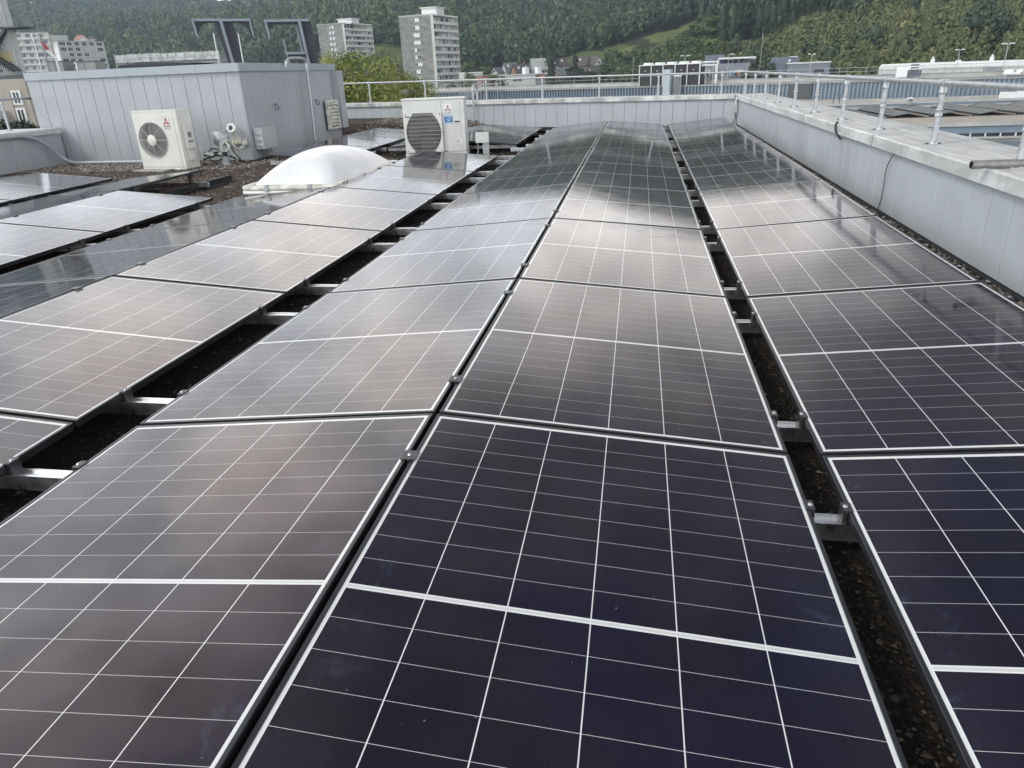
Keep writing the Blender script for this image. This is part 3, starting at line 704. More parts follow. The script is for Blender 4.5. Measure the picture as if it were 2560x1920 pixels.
    s_ = MB(); s_.box(.10, .24, -.03, D2+.03, -.03, 0); s_.box(W_-.24, W_-.10, -.03, D2+.03, -.03, 0); s_.build('foot', M_WHITE2, t)
ac_round()
mb = MB(); mb.X = Matrix.Translation((-7.35, 9.1, ROOF)) @ Matrix.Rotation(R(-7), 4, 'Z'); mb.box(-.16, .42, -.22, .34, 0.0, .018)
tag(mb.build('paving_slab', M_CAPC), 'pale concrete slab under the left air conditioner', 'slab')

def ac_square():
    W_, D2, H_ = 1.02, .36, .93
    t = thing('air_conditioner', 'white air conditioner with hourglass fan guard and blue sticker by the far panels', 'air conditioner', (-3.17, 9.92, -.245), R(6))
    mb = MB(); mb.box(0, W_, 0, D2, .10, H_-.02); mb.build('cabinet', M_WHITE2, t, bevel=.012)
    mb = MB(); mb.box(-.004, W_+.004, -.004, D2+.004, 0, .097); mb.build('plinth', M_WHITE2, t, bevel=.006)
    mb = MB(); mb.box(-.008, W_+.008, -.010, D2+.008, H_-.019, H_+.006); mb.build('lid', M_WHITE, t, bevel=.005)
    x0, x1, z0, z1 = .035, .635, .105, .715
    mb = MB(); mb.box(x0, x1, -.022, 0, z0, z1); gp = mb.build('fan_guard', M_GREYP, t)
    mb = MB(); mb.X = Matrix.Translation((.335, -.0225, .40)) @ Matrix.Rotation(R(90), 4, 'X'); mb.lathe([(.285, 0), (.285, .0015), (0, .0015)], 48); mb.build('fan_opening', mat('fan_shadow', (.085, .088, .09), .7), gp)
    mb = MB(); mb.X = Matrix.Translation((.335, -.0245, .40)) @ Matrix.Rotation(R(90), 4, 'X')
    for k in range(3):
        vs = []
        for i in range(9):
            a = R(120*k+80*i/8); vs += [(.07*math.cos(a), .07*math.sin(a), .0002), (.26*math.cos(a+.2), .26*math.sin(a+.2), .0002)]
        mb.add(vs, [(2*i, 2*i+1, 2*i+3, 2*i+2) for i in range(8)])
    mb.build('fan', mat('fan_blade_dim', (.11, .113, .115), .6), gp)
    g = MB()
    for i in range(44): X = x0+.02+i*(x1-x0-.04)/43; g.box(X-.0016, X+.0016, -.034, -.031, z0+.01, z1-.01)
    gg = g.build('upright_wires', M_WIREG, gp)
    g = MB()
    for i in range(10): Z_ = z0+.03+i*(z1-z0-.06)/9; g.box(x0+.01, x1-.01, -.037, -.0345, Z_-.0022, Z_+.0022)
    g.build('cross_wires', M_WIRE, gp)
    # two white side covers whose inner edges bow towards the sides
    for s_ in (-1, 1):
        n = 20; cx = (x0+x1)/2; inn = []
        for i in range(n+1):
            k = i/n; zz = z0+(z1-z0)*k; bow = .165+.125*math.sin(math.pi*min(1, max(0, (k-.04)/.92)))**.7
            inn.append((cx+s_*bow, zz))
        ex = x0-.008 if s_ < 0 else x1+.008; m2 = MB()
        vs = [(p[0], -.044, p[1]) for p in inn] + [(ex, -.044, p[1]) for p in inn] + [(p[0], -.018, p[1]) for p in inn] + [(ex, -.018, p[1]) for p in inn]
        N = n+1; fs = []
        for i in range(n):
            q = [(i, i+1, N+i+1, N+i), (i, 2*N+i, 2*N+i+1, i+1), (N+i, N+i+1, 3*N+i+1, 3*N+i)]
            fs += [f if s_ < 0 else f[::-1] for f in q]
        fs += [(0, N, 3*N, 2*N), (n, 2*N+n, 3*N+n, N+n)]
        m2.add(vs, fs); m2.build('side_cover', M_WHITE, gp)
    mb = MB()
    for X, Z_ in ((x0+.02, z1-.02), (x1-.02, z1-.02), (x0+.02, z0+.02), (x1-.02, z0+.02)):
        mb.X = Matrix.Translation((X, -.044, Z_)) @ Matrix.Rotation(R(90), 4, 'X'); mb.lathe([(.009, 0), (.009, .004), (0, .004)], 10)
    mb.build('screw', M_BLACK, gp)
    mb = MB(); mb.box(.045, .125, -.048, -.0445, .652, .672); mb.build('handle_slot', M_GREYP, gp)
    mb = MB(); mb.box(.845, .930, -.002, 0, .555, .578); mb.build('handle_slot', M_BLACK, t); mb = MB(); mb.box(.842, .933, -.010, 0, .538, .552); mb.build('handle_lip', M_WHITE, t)
    mb = MB(); mb.box(.640, .644, -.0015, 0, .11, H_-.03); mb.box(.95, .953, -.0015, 0, .11, H_-.03); mb.build('panel_joint', M_GREYP, t)
    b = MB(); b.box(.685, .815, -.0022, 0, .675, .845); bd = b.build('badge', M_STICK, t)
    diamond_logo(bd, .750, .765, .125, -.0040, M_REDF)
    text_mesh('MITSUBISHI', .026, 'lettering', M_GREYP, bd, facem(.750, -.0030, .710), sx=.9); text_mesh('ELECTRIC', .026, 'lettering', M_GREYP, bd, facem(.750, -.0030, .687), sx=.9)
    b = MB(); b.box(.685, .820, -.0022, 0, .540, .665); st = b.build('sticker', M_LBLUE, t)
    b = MB(); b.box(.686, .819, -.0034, -.0022, .563, .640); b.build('sticker_band', M_BLUE, st)
    text_mesh('G', .075, 'lettering', M_STICK, st, facem(.752, -.0044, .601), shear=.35)
    b = MB(); b.box(.70, .735, -.0042, -.0034, .600, .603); b.box(.77, .805, -.0042, -.0034, .600, .603); b.build('dash', M_STICK, st)
    b = MB(); b.box(.845, .955, -.0022, 0, .225, .305); rt = b.build('rating_label', M_STICK, t)
    b = MB()
    for i in range(5): b.box(.855, .855+.07-.012*(i % 3), -.003, -.0022, .236+i*.012, .240+i*.012)
    b.build('print_line', M_GREYP, rt)
    b = MB()
    for X, Z_ in ((.665, .405), (.69, .118), (.99, .05)):
        b.X = Matrix.Translation((X, 0, Z_)) @ Matrix.Rotation(R(90), 4, 'X'); b.lathe([(.009, 0), (.009, .004), (0, .004)], 10)
    b.build('screw', M_GREYP, t)
ac_square()

# meter box on a post right of it
t = thing('switch_box', 'pale grey box on a post right of the hourglass fan air conditioner', 'switch box', (-1.80, 9.9, ROOF), R(6))
mb = MB(); mb.box(-.05, .05, -.04, .03, 0, .235); mb.build('post', M_GALV, t)
mb = MB(); mb.box(-.16, .055, -.075, -.01, .235, .395); mb.build('box', M_WHITE2, t, bevel=.006)
mb = MB(); mb.tube(curve([(-.13, -.04, .235), (-.13, -.04, .10), (-.15, -.05, .05), (-.24, -.06, .03)]), .012, 8); mb.build('conduit', M_GREYP, t)

# ================================================================== SKYLIGHT
sk = thing('skylight', 'white opal skylight dome with clipped frame on a grey curb', 'skylight', (-3.08, 6.48, ROOF))
hx, hy, zf = .545, 1.13, .15
mb = MB(); mb.box(-hx+.04, hx-.04, -hy+.04, hy-.04, 0, zf); mb.build('curb', M_CURB, sk)
def rrect(hx, hy, r_, n=6):
    out = []
    for cx, cy, a0 in ((hx-r_, hy-r_, 0), (-hx+r_, hy-r_, 90), (-hx+r_, -hy+r_, 180), (hx-r_, -hy+r_, 270)):
        out += [(cx+r_*math.cos(R(a0+90*i/n)), cy+r_*math.sin(R(a0+90*i/n))) for i in range(n+1)]
    return out
def loft(mb, rings, cap=False, mi=0):
    n = len(rings[0]); vs = [p for r_ in rings for p in r_]
    mb.add(vs, [(i*n+k, i*n+(k+1) % n, (i+1)*n+(k+1) % n, (i+1)*n+k) for i in range(len(rings)-1) for k in range(n)], mi, True)
    if cap: mb.add(rings[-1], [tuple(range(n))], mi, True)
mb = MB(); loft(mb, [[(p[0], p[1], z_) for p in rrect(a, b, .05)] for a, b, z_ in ((hx-.02, hy-.02, zf-.005), (hx+.01, hy+.01, zf), (hx+.01, hy+.01, zf+.032), (hx-.02, hy-.02, zf+.036))]); mb.build('lower_frame', M_PVC, sk)
mb = MB(); loft(mb, [[(p[0], p[1], z_) for p in rrect(a, b, .07)] for a, b, z_ in ((hx-.03, hy-.03, zf+.036), (hx+.005, hy+.005, zf+.037), (hx+.014, hy+.014, zf+.05), (hx+.014, hy+.014, zf+.075), (hx, hy, zf+.088), (hx-.05, hy-.05, zf+.092), (hx-.075, hy-.075, zf+.088))]); mb.build('rim', M_PVCD, sk)
mb = MB(); rings = []
for i in range(17):
    f = math.cos(math.pi/2*i/16); k = 1-f; zz = zf+.086+.300*(1-f**2.3)
    rings.append([(p[0], p[1], zz) for p in rrect(max(.004, (hx-.07)*f), max(.004, (hy-.07)*f), max(.003, min(.98, .30+.80*k)*(hx-.07)*f), 8)])
loft(mb, rings, True); mb.build('dome', M_DOME, sk)
for (px, py, rz) in [(-.25, -hy-.014, 0), (.25, -hy-.014, 0), (hx+.014, -.85, 90), (hx+.014, -.28, 90), (hx+.014, .28, 90), (hx+.014, .85, 90), (-hx-.014, -.6, -90), (-hx-.014, .6, -90)]:
    mb = MB(); mb.X = Matrix.Translation((px, py, zf)) @ Matrix.Rotation(R(rz), 4, 'Z'); mb.box(-.022, .022, -.012, .004, .032, .074); mb.box(-.020, .020, -.010, .030, .074, .098); mb.box(-.008, .008, -.016, -.012, .038, .062); mb.build('clip', M_GALV, sk)

# ================================================================== SERVICES BY THE PLANT ROOM
t = thing('vent_stub', 'galvanised pipe stub with wider collar beside the plant room corner', 'pipe', (-6.26, 9.58, ROOF))
mb = MB(); mb.lathe([(.080, 0), (.080, .36)], 24); mb.build('lower_pipe', M_GALV, t)
mb = MB(); mb.lathe([(.083, .33), (.128, .345), (.128, .56), (.122, .56), (.118, .40), (0, .40)], 24); mb.build('collar_sleeve', M_GALV, t)
hn = ony(300+1345/4.809, 260+295/4.809, 10.05)
t = thing('sensor', 'round white sensor with dark centre on a yellow cable by the plant room corner', 'sensor', hn)
mb = MB(); mb.X = Matrix.Rotation(R(72), 4, 'X') @ Matrix.Rotation(R(10), 4, 'Z'); mb.lathe([(.0, .035), (.042, .035), (.045, .045), (.078, .045), (.085, .03), (.075, -.03), (0, -.03)], 24); mb.build('housing', M_PVC, t)
mb = MB(); mb.X = Matrix.Rotation(R(72), 4, 'X'); mb.lathe([(.041, .0355), (0, .0362)], 20); mb.build('lens', M_BLACK, t)
mb = MB(); mb.tube(curve([(0, 0, -.06), (.0, .03, -.15), (-.02, .02, -.24), (-.03, 0, -.30)]), .011, 8); mb.build('lead', M_CABLEY, t)
for i, (q, lb) in enumerate((((1385, 445), 'left small beige junction box on the plant room front'), ((1440, 440), 'middle small beige junction box on the plant room front'), ((1500, 452), 'right small beige junction box on the plant room front'))):
    p = ony(300+q[0]/4.809, 260+q[1]/4.809, 10.13); b = thing('junction_box', lb, 'junction box', (p.x, 10.165, p.z), R(-4), 'junction boxes on the plant room')
    s_ = (.06, .045, .05)[i]; mb = MB(); mb.box(-s_, s_*.7, -.05, 0, -.055, .055); mb.build('box', M_PVCD, b, bevel=.006)
    mb = MB(); mb.lathe([(.012, -.075), (.012, -.05)], 8); go = mb.build('gland', M_GREYP, b); go.location = (0, -.025, 0)
sb = thing('switch_box', 'grey distribution box with cable entries low on the plant room side wall', 'switch box', (-6.03, 10.52, .12))
mb = MB(); mb.box(0, .16, -.26, .26, -.18, .18); mb.build('box', M_PLASTIC, sb, bevel=.008)
for i in range(6):
    mb = MB(); mb.X = Matrix.Translation((.05+.06*(i % 2), -.26, -.12+.10*(i//2))) @ Matrix.Rotation(R(90), 4, 'X'); mb.lathe([(.030, 0), (.026, .010), (0, .012)], 14); mb.build('knockout', M_PLASTIC, sb)
for i in range(5):
    mb = MB(); mb.tube(curve([(.04+.02*i, -.16+.06*i, -.18), (.05+.02*i, -.16+.055*i, -.27), (.06+.01*i, -.10+.05*i, -.345), (.06, .02+.02*i, -.35)]), .009, 6); mb.build('lead', M_CABLE, sb)
mb = MB(); mb.tube(curve([(-5.94, 10.78, -.19), (-5.85, 11.1, -.185), (-5.75, 11.35, -.18)]), .028, 10); tag(mb.build('conduit', M_GALV), 'short grey conduit on the gravel beside the distribution box', 'conduit')
def P7(u, v, yy): return ony(300+u/4.809, 260+v/4.809, yy)
for i in range(4):
    dz = .012*i; mb = MB(); mb.tube(curve([P7(955, 520, 9.25)+Vector((0, 0, dz)), P7(1010, 590, 9.3), P7(1060, 610, 9.35)+Vector((0, 0, dz)), P7(1150, 603, 9.40), P7(1250, 603, 9.44)+Vector((0, 0, dz)), P7(1310, 600, 9.46), P7(1300, 520, 9.42)+Vector((.01*i, 0, 0)), P7(1270, 450, 9.42)]), .010, 6)
    tag(mb.build('cable', M_CABLEW), 'pale cable in the bundle from the left air conditioner to the pipe stub', 'cable', 'pale cables at the pipe stub')
for i in range(4):
    k = i*18; mb = MB(); mb.tube(curve([P7(1300, 430, 9.45), P7(1215+k*.3, 440+k, 9.42), P7(1205+k*.2, 520+k*.6, 9.41), P7(1240+k*.2, 585, 9.42), P7(1290, 560-k*.4, 9.41), P7(1300, 470, 9.43)]), .008, 6)
    tag(mb.build('cable_coil', M_CABLEW), 'loop of pale cable hung on the pipe stub', 'cable', 'pale cable loops on the stub')
for i in range(4):
    k = i*14; mb = MB(); mb.tube(curve([P7(1310, 440+k*.4, 9.50), P7(1350+k, 520+k*.5, 9.72), P7(1420+k*.6, 555-k*.3, 9.95), P7(1455+k*1.2, 500, 10.10)]), .007, 6)
    tag(mb.build('cable', M_CABLEW), 'pale cable sagging from the stub to the small junction boxes', 'cable', 'pale cables sagging to the boxes')
cable([P7(1060, 590, 9.36), P7(1090, 545, 9.4), P7(1150, 540, 9.5), P7(1170, 550, 9.6)], .010, M_CABLE, 'black cable arching up left of the pipe stub')
cable([P7(1060, 610, 9.36), P7(1080, 660, 9.38), P7(1130, 690, 9.4), P7(1230, 660, 9.46)], .010, M_CABLE, 'black cable drooping below the pale bundle at the stub')
cable([P7(1000, 670, 9.5), P7(1150, 625, 9.62), P7(1300, 620, 9.7), P7(1470, 690, 9.85), P7(1600, 685, 9.95), P7(1780, 655, 10.3)], .014, M_CABLE, 'thick black cable along the foot of the plant room')
cable([P7(1330, 580, 9.6), P7(1390, 620, 9.65), P7(1415, 690, 9.7)], .010, M_CABLEW, 'pale cable dropping right of the pipe stub to the gravel')
cable([P7(1330, 520, 9.55), P7(1400, 610, 9.7), P7(1470, 690, 9.8)], .010, M_CABLE, 'black cable slanting from the stub to the plant room corner')
for u, lb in ((1045, 'left'), (1165, 'middle'), (1265, 'right')):
    mb = MB(); p = P7(u, 605, 9.42); mb.box(p.x-.025, p.x+.025, p.y-.05, p.y+.03, p.z-.032, p.z+.042); tag(mb.build('cable_tape', M_BLACK), lb+' black tape wrap round the pale cable bundle', 'tape', 'tape wraps on the cable bundle')
mb = MB(); mb.tube(curve([(-9.90, -2, .335), (-9.90, 6, .335), (-9.90, 8.9, .335), (-9.87, 9.5, .31), (-9.82, 9.85, .13), (-9.76, 10.02, -.08), (-9.6, 10.10, -.19), (-9.2, 10.14, -.205), (-8.4, 10.16, -.21), (-7.3, 10.14, -.21)], 6), .033, 12)
tag(mb.build('conduit', M_CONDUIT), 'thick grey conduit along the left parapet bending down to the gravel', 'conduit')
# grab rails / ladder stiles
def X2(u, v, xx): return onx(640+u/3.456, v/3.456, xx)
mb = MB(); mb.tube(curve([X2(262, 560, -5.96)+Vector((-.02, 0, -.05)), X2(265, 530, -5.96), X2(290, 507, -5.96), X2(345, 503, -5.96), X2(405, 507, -5.96), X2(432, 535, -5.96), X2(440, 600, -5.96), X2(452, 720, -5.96), X2(470, 850, -5.95), X2(492, 1030, -5.95), X2(508, 1180, -5.95), X2(520, 1215, -5.93), X2(555, 1225, -5.85)], 6), .028, 10)
tag(mb.build('vent_pipe', M_GALV), 'bright galvanised pipe running up the plant room side and hooping over its roof', 'pipe')
def FY(u, v, e): 
    p = ony(640+u/3.456, v/3.456, 16.5); return ony(640+u/3.456, v/3.456, far_y(p.x)-e)
t = thing('ladder_rail', 'galvanised hooped handrail fixed to the far parapet behind the air conditioner', 'handrail')
mb = MB(); mb.tube(curve([FY(1886, 1105, .10), FY(1882, 950, .10), FY(1872, 800, .10), FY(1870, 760, .08), FY(1880, 735, 0), FY(1895, 735, -.3), FY(1908, 760, -.5), FY(1912, 860, -.5)], 6), .024, 10); mb.build('hoop', M_GALV, t)
p = FY(1886, 1090, .10); mb = MB(); mb.tube([p, p+Vector((0, 0, .10))], .032, 10); mb.build('foot', M_STEEL, t)
p = FY(1880, 1040, .09); mb = MB(); mb.box(p.x-.06, p.x+.06, p.y-.01, p.y+.09, p.z-.015, p.z+.015); mb.build('bracket', M_GALV, t)
# a tuft of weed by the gravel mound
v_, f_, tn = [], [], []
for i in range(420):
    p = np.array([RNG.uniform(-4.45, -3.7), RNG.uniform(15.6, 16.1), 0.]); p[2] = roof_z(p[0], p[1])
    a = RNG.uniform(0, 6.28); h = RNG.uniform(.05, .24); q = np.array([math.cos(a), math.sin(a), 0])*.02; l = np.array([RNG.normal(0, .06), RNG.normal(0, .06), h])
    o = len(v_); v_ += [p-q, p+q, p+l]; f_.append((o, o+1, o+2)); tn.append(RNG.uniform(.2, 1))
wd = raw_mesh('weed_tuft', np.array(v_), np.array(f_), M_LEAFY, np.array(tn)); tag(wd, 'low tuft of green weeds growing in the gravel left of the right air conditioner', 'plant')
# ================================================================== LAND: valley floor and wooded hills
TR = [60, 150, 200, 250, 300, 350, 400, 480, 560, 700, 900, 1200, 1700, 2400]
TZ = {-62: [-14, -14, -14, -14, -13, -13, -12, -9, -5, 6, 32, 85, 175, 200],
      -42: [-14, -14, -14, -14, -14, -13, -12, -9, -5, 6, 32, 82, 172, 205],
      -33: [-14, -14, -14, -14, -13, -12, -11, -7, -1, 12, 42, 90, 158, 185],
      -26: [-14, -14, -14, -13, -13, -11, -9, -3, 6, 24, 60, 97, 112, 120],
      -19: [-14, -14, -13, -12, -9, -5, 3, 14, 23, 44, 88, 150, 190, 200],
      -9: [-14, -14, -13, -12, -10, -7, -4, 2, 11, 36, 90, 178, 215, 220],
      -3: [-14, -14, -13, -12, -9, -6, -1, 11, 22, 50, 108, 206, 232, 238],
      2: [-14, -14, -13, -10, -6, 0, 9, 19, 29, 58, 122, 226, 248, 252],
      6: [-14, -13, -12, -8, -2, 6, 16, 30, 44, 74, 134, 234, 255, 258],
      12: [-14, -12.5, -8, -1, 7, 16, 27, 45, 62, 96, 154, 238, 258, 262],
      18: [-14, -11, -6, 2, 11, 21, 32, 50, 68, 104, 160, 228, 250, 255],
      30: [-14, -10, -4, 4, 13, 23, 34, 52, 70, 106, 162, 230, 252, 255],
      50: [-14, -10, -4, 4, 13, 23, 34, 52, 70, 106, 162, 230, 252, 255]}
AZK = sorted(TZ); TA = np.array([TZ[a] for a in AZK], float)
def ground(px, py):
    px, py = np.asarray(px, float)-CAM[0], np.asarray(py, float)-CAM[1]
    r_ = np.hypot(px, py); a = np.degrees(np.arctan2(px, py)); a = np.clip(a, AZK[0], AZK[-1])
    lo = np.clip(np.searchsorted(AZK, a, side='right')-1, 0, len(AZK)-2); A0 = np.array(AZK)[lo]; A1 = np.array(AZK)[lo+1]
    f = (a-A0)/(A1-A0); f = f*f*(3-2*f)
    ri = np.clip(np.searchsorted(TR, r_, side='right')-1, 0, len(TR)-2); R0 = np.array(TR)[ri]; R1 = np.array(TR)[ri+1]
    g = np.clip((r_-R0)/(R1-R0), 0, 1)
    z = (TA[lo, ri]*(1-g)+TA[lo, ri+1]*g)*(1-f) + (TA[lo+1, ri]*(1-g)+TA[lo+1, ri+1]*g)*f
    und = np.sin(px*.013+py*.007)*np.sin(py*.011-px*.004)
    return z + und*np.clip((r_-420)/900, 0, 1)*9
def polar(az, r_): return CAM[0]+r_*math.sin(R(az)), CAM[1]+r_*math.cos(R(az))
def gpt(az, r_): a, b = polar(az, r_); return Vector((a, b, float(ground(a, b))))
def hill_mat():
    m = bpy.data.materials.new('hill_ground'); m.use_nodes = True; t = NT(m.node_tree); b = m.node_tree.nodes['Principled BSDF']
    o = t.n('ShaderNodeTexCoord').outputs['Object']; a = t.n('ShaderNodeAttribute', attribute_name='meadow').outputs['Fac']
    wood = t.mix(t.ss(t.noise(o, .08, 4.), .35, .65), (.022, .030, .016, 1), (.045, .055, .026, 1))
    n = t.noise(o, .035, 5., .6); strip = t.noise(t.comb(t.m('MULTIPLY', t.sep(o)[0], .02), t.m('MULTIPLY', t.sep(o)[1], .30), 0.), 1.2, 3.)
    gr = t.mix(t.ss(n, .38, .62), (.078, .112, .036, 1), (.118, .152, .050, 1)); gr = t.mix(t.m('MULTIPLY', t.ss(strip, .45, .6), .35), gr, (.14, .14, .065, 1))
    c = t.mix(t.ss(a, .3, .7), wood, gr); c = t.mix(t.ss(a, 1.3, 1.7), c, t.mix(t.ss(t.noise(o, .25, 5.), .4, .6), (.085, .060, .045, 1), (.18, .135, .10, 1)))
    t.put(b, 'Base Color', c); b.inputs['Roughness'].default_value = .95; b.inputs['Specular IOR Level'].default_value = .1; return m
MEADOWS = [(-20.4, -17.0, 425, 540), (-6.3, -.6, 440, 480), (.7, 3.9, 392, 488), (-27, -23.5, 470, 520)]
def meadow_at(px, py):
    a = math.degrees(math.atan2(px-CAM[0], py-CAM[1])); r_ = math.hypot(px-CAM[0], py-CAM[1]); k = 0
    for a0, a1, r0, r1 in MEADOWS:
        w_ = .35*math.sin(r_*.09+a)+.25*math.sin(r_*.21); q_ = 7*math.sin(a*2.7)+4*math.sin(a*7.1)
        if a0+w_ < a < a1+w_ and r0+q_ < r_ < r1+q_: k = 1
    if 6.6 < a < 8.6 and 225 < r_ < 285 and abs((r_-225)/60-(a-6.6)/2.0) < .36: k = 2
    return k
az_ = np.radians(np.arange(-62, 50.01, .4)); rr_ = np.r_[np.arange(40, 620, 7.), np.arange(620, 1300, 20.), np.arange(1300, 2401, 60.)]
AA, RR = np.meshgrid(az_, rr_, indexing='ij'); X_, Y_ = CAM[0]+RR*np.sin(AA), CAM[1]+RR*np.cos(AA); Z_ = ground(X_, Y_)
V_ = np.c_[X_.ravel(), Y_.ravel(), Z_.ravel()]; n1, n2 = AA.shape; I = np.arange(n1*n2).reshape(n1, n2)
F_ = np.stack([I[:-1, :-1], I[:-1, 1:], I[1:, 1:], I[1:, :-1]], -1).reshape(-1, 4)
hill = raw_mesh('hillside', V_, F_[:, ::-1], hill_mat(), None, True); struct(hill)
ma = hill.data.attributes.new('meadow', 'FLOAT', 'POINT'); ma.data.foreach_set('value', np.array([meadow_at(p[0], p[1]) for p in V_], np.float32))
mb = MB(); mb.add([(-2500, -600, -14.6), (2500, -600, -14.6), (2500, 2500, -14.6), (-2500, 2500, -14.6)], [(0, 1, 2, 3)])
struct(mb.build('ground', mat('valley_ground', (.11, .115, .095), .95, 0., .3, .02)))

# ------------------------------------------------------------------ foliage
def leaves(n, size, shape, seed, squash=.6):
    """n leaf cards spread over the lobes of a unit crown (z from 0 to 1); returns quads and a light-to-dark own tint"""
    g = np.random.default_rng(seed)
    if shape == 'round':
        L = 13; c = g.normal(size=(L, 3)); c /= np.linalg.norm(c, axis=1)[:, None]; c *= g.uniform(.20, .36, L)[:, None]; c[:, 2] = .52+c[:, 2]*1.05; lr = g.uniform(.13, .24, L)
    elif shape == 'tall':
        L = 14; zz = g.uniform(.18, .92, L); a = g.uniform(0, 6.28, L); q = .20*(1-np.abs(zz-.45)*1.25); c = np.c_[np.cos(a)*q, np.sin(a)*q, zz]; lr = g.uniform(.09, .17, L)
    elif shape == 'bush':
        L = 7; c = np.c_[g.uniform(-.26, .26, (L, 2)), g.uniform(.15, .68, L)]; lr = g.uniform(.16, .30, L)
    else:
        L = 26; k = np.sort(g.uniform(0, 1, L)); zz = .10+.86*k; a = g.uniform(0, 6.28, L); q = .22*(1-k)**.9; c = np.c_[np.cos(a)*q, np.sin(a)*q, zz-.05*(1-k)]; lr = .13*(1-k)+.035
    i = g.integers(0, L, n) if shape != 'cone' else g.choice(L, n, p=lr/lr.sum())
    dd = g.normal(size=(n, 3)); dd /= np.linalg.norm(dd, axis=1)[:, None]; dd[:, 2] = np.where(g.random(n) < .45, np.abs(dd[:, 2]), dd[:, 2])
    p = c[i]+dd*(lr[i]*g.uniform(.55, 1.08, n))[:, None]*np.array([1, 1, .85 if shape != 'cone' else .45])
    nrm = dd*1.15+g.normal(size=(n, 3))*.27+np.array([0, 0, .35]); nrm /= np.linalg.norm(nrm, axis=1)[:, None]
    t1 = np.cross(nrm, g.normal(size=(n, 3))); t1 /= np.linalg.norm(t1, axis=1)[:, None]; t2 = np.cross(nrm, t1)
    s = size*g.uniform(.6, 1.3, n)[:, None]
    q = np.stack([p+t1*s, p+t2*s*squash, p-t1*s*.9, p-t2*s*squash], 1)
    tint = np.clip(.45+.07*g.normal(size=n)+.13*g.normal(size=L)[i], 0, 1)
    return q, tint
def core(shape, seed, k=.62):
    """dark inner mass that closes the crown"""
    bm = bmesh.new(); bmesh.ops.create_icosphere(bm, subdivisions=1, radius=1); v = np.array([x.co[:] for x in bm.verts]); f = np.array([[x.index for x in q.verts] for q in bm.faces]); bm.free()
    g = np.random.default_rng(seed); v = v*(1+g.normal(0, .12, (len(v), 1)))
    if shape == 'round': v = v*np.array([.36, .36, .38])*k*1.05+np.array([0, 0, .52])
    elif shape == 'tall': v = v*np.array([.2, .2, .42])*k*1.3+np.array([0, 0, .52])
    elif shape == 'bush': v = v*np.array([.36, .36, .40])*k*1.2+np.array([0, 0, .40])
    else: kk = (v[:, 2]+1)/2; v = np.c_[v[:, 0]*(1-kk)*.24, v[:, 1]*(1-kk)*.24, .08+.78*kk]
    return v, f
def wood(name, P, H, Wd, shape, n, size, m, tints, variants=5, seed=1, stuff=True):
    """one mass of trees: P points (n,3), heights H, crown widths Wd"""
    tpl = []
    for s_ in range(variants):
        q, t_ = leaves(n, size, shape, seed*31+s_); cv, cf = core(shape, seed*17+s_); tpl.append((q, t_, cv, cf))
    g = np.random.default_rng(seed+99); which = g.integers(0, variants, len(P)); rot = g.uniform(0, 6.28, len(P))
    VQ, TQ, VC, FC, TC, off = [], [], [], [], [], 0
    for s_ in range(variants):
        ix = np.where(which == s_)[0]
        if not len(ix): continue
        q, t_, cv, cf = tpl[s_]; ca, sa = np.cos(rot[ix])[:, None], np.sin(rot[ix])[:, None]
        def place(v):
            x_ = v[:, 0][None]*ca-v[:, 1][None]*sa; y_ = v[:, 0][None]*sa+v[:, 1][None]*ca; z_ = np.repeat(v[:, 2][None], len(ix), 0)
            return np.stack([x_*Wd[ix][:, None]+P[ix, 0][:, None], y_*Wd[ix][:, None]+P[ix, 1][:, None], z_*H[ix][:, None]+P[ix, 2][:, None]], -1)
        v = place(q.reshape(-1, 3)); VQ.append(v.reshape(-1, 3)); TQ.append(np.clip(t_[None]+tints[ix][:, None], 0, 1).ravel())
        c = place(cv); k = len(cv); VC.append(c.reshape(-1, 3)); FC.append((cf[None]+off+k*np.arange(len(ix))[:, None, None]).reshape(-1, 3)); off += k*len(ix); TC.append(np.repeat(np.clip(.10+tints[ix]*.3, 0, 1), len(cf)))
    VQ = np.concatenate(VQ); VC = np.concatenate(VC); nq = len(VQ)//4
    tri = np.concatenate(FC)+len(VQ); fq = np.arange(nq*4).reshape(-1, 4)
    me = bpy.data.meshes.new(name); me.vertices.add(len(VQ)+len(VC)); me.vertices.foreach_set('co', np.concatenate([VQ, VC]).astype(np.float32).ravel())
    me.loops.add(fq.size+tri.size); me.loops.foreach_set('vertex_index', np.r_[fq.ravel(), tri.ravel()].astype(np.int32))
    me.polygons.add(nq+len(tri)); me.polygons.foreach_set('loop_start', np.r_[np.arange(nq)*4, nq*4+np.arange(len(tri))*3].astype(np.int32))
    me.update(calc_edges=True); a = me.attributes.new('tint', 'FLOAT', 'FACE'); a.data.foreach_set('value', np.r_[np.concatenate(TQ), np.concatenate(TC)].astype(np.float32))
    me.materials.append(m); o = bpy.data.objects.new(name, me); C.objects.link(o)
    if stuff: struct(o, 'stuff')
    return o
def spread(az0, az1, r0, r1, step, keep, jitter=.42, seed=3):
    """points over a polar field, roughly step metres apart"""
    g = np.random.default_rng(seed); out = []; r_ = r0
    while r_ < r1:
        da = math.degrees(step/r_); a = az0+g.uniform(0, da)
        while a < az1:
            aa = a+g.uniform(-jitter, jitter)*da; q = r_+g.uniform(-jitter, jitter)*step
            if keep(aa, q): out.append(polar(aa, q))
            a += da
        r_ += step
    out = np.array(out); return np.c_[out, ground(out[:, 0], out[:, 1])-.4]
def clumpy(P, sc, seed): 
    g = np.random.default_rng(seed); v = np.zeros(len(P))
    for k in range(5):
        f = g.normal(size=2)/sc*(1+k*.7); v += np.sin(P[:, 0]*f[0]*6.28+P[:, 1]*f[1]*6.28+g.uniform(0, 6.28))
    return v/5
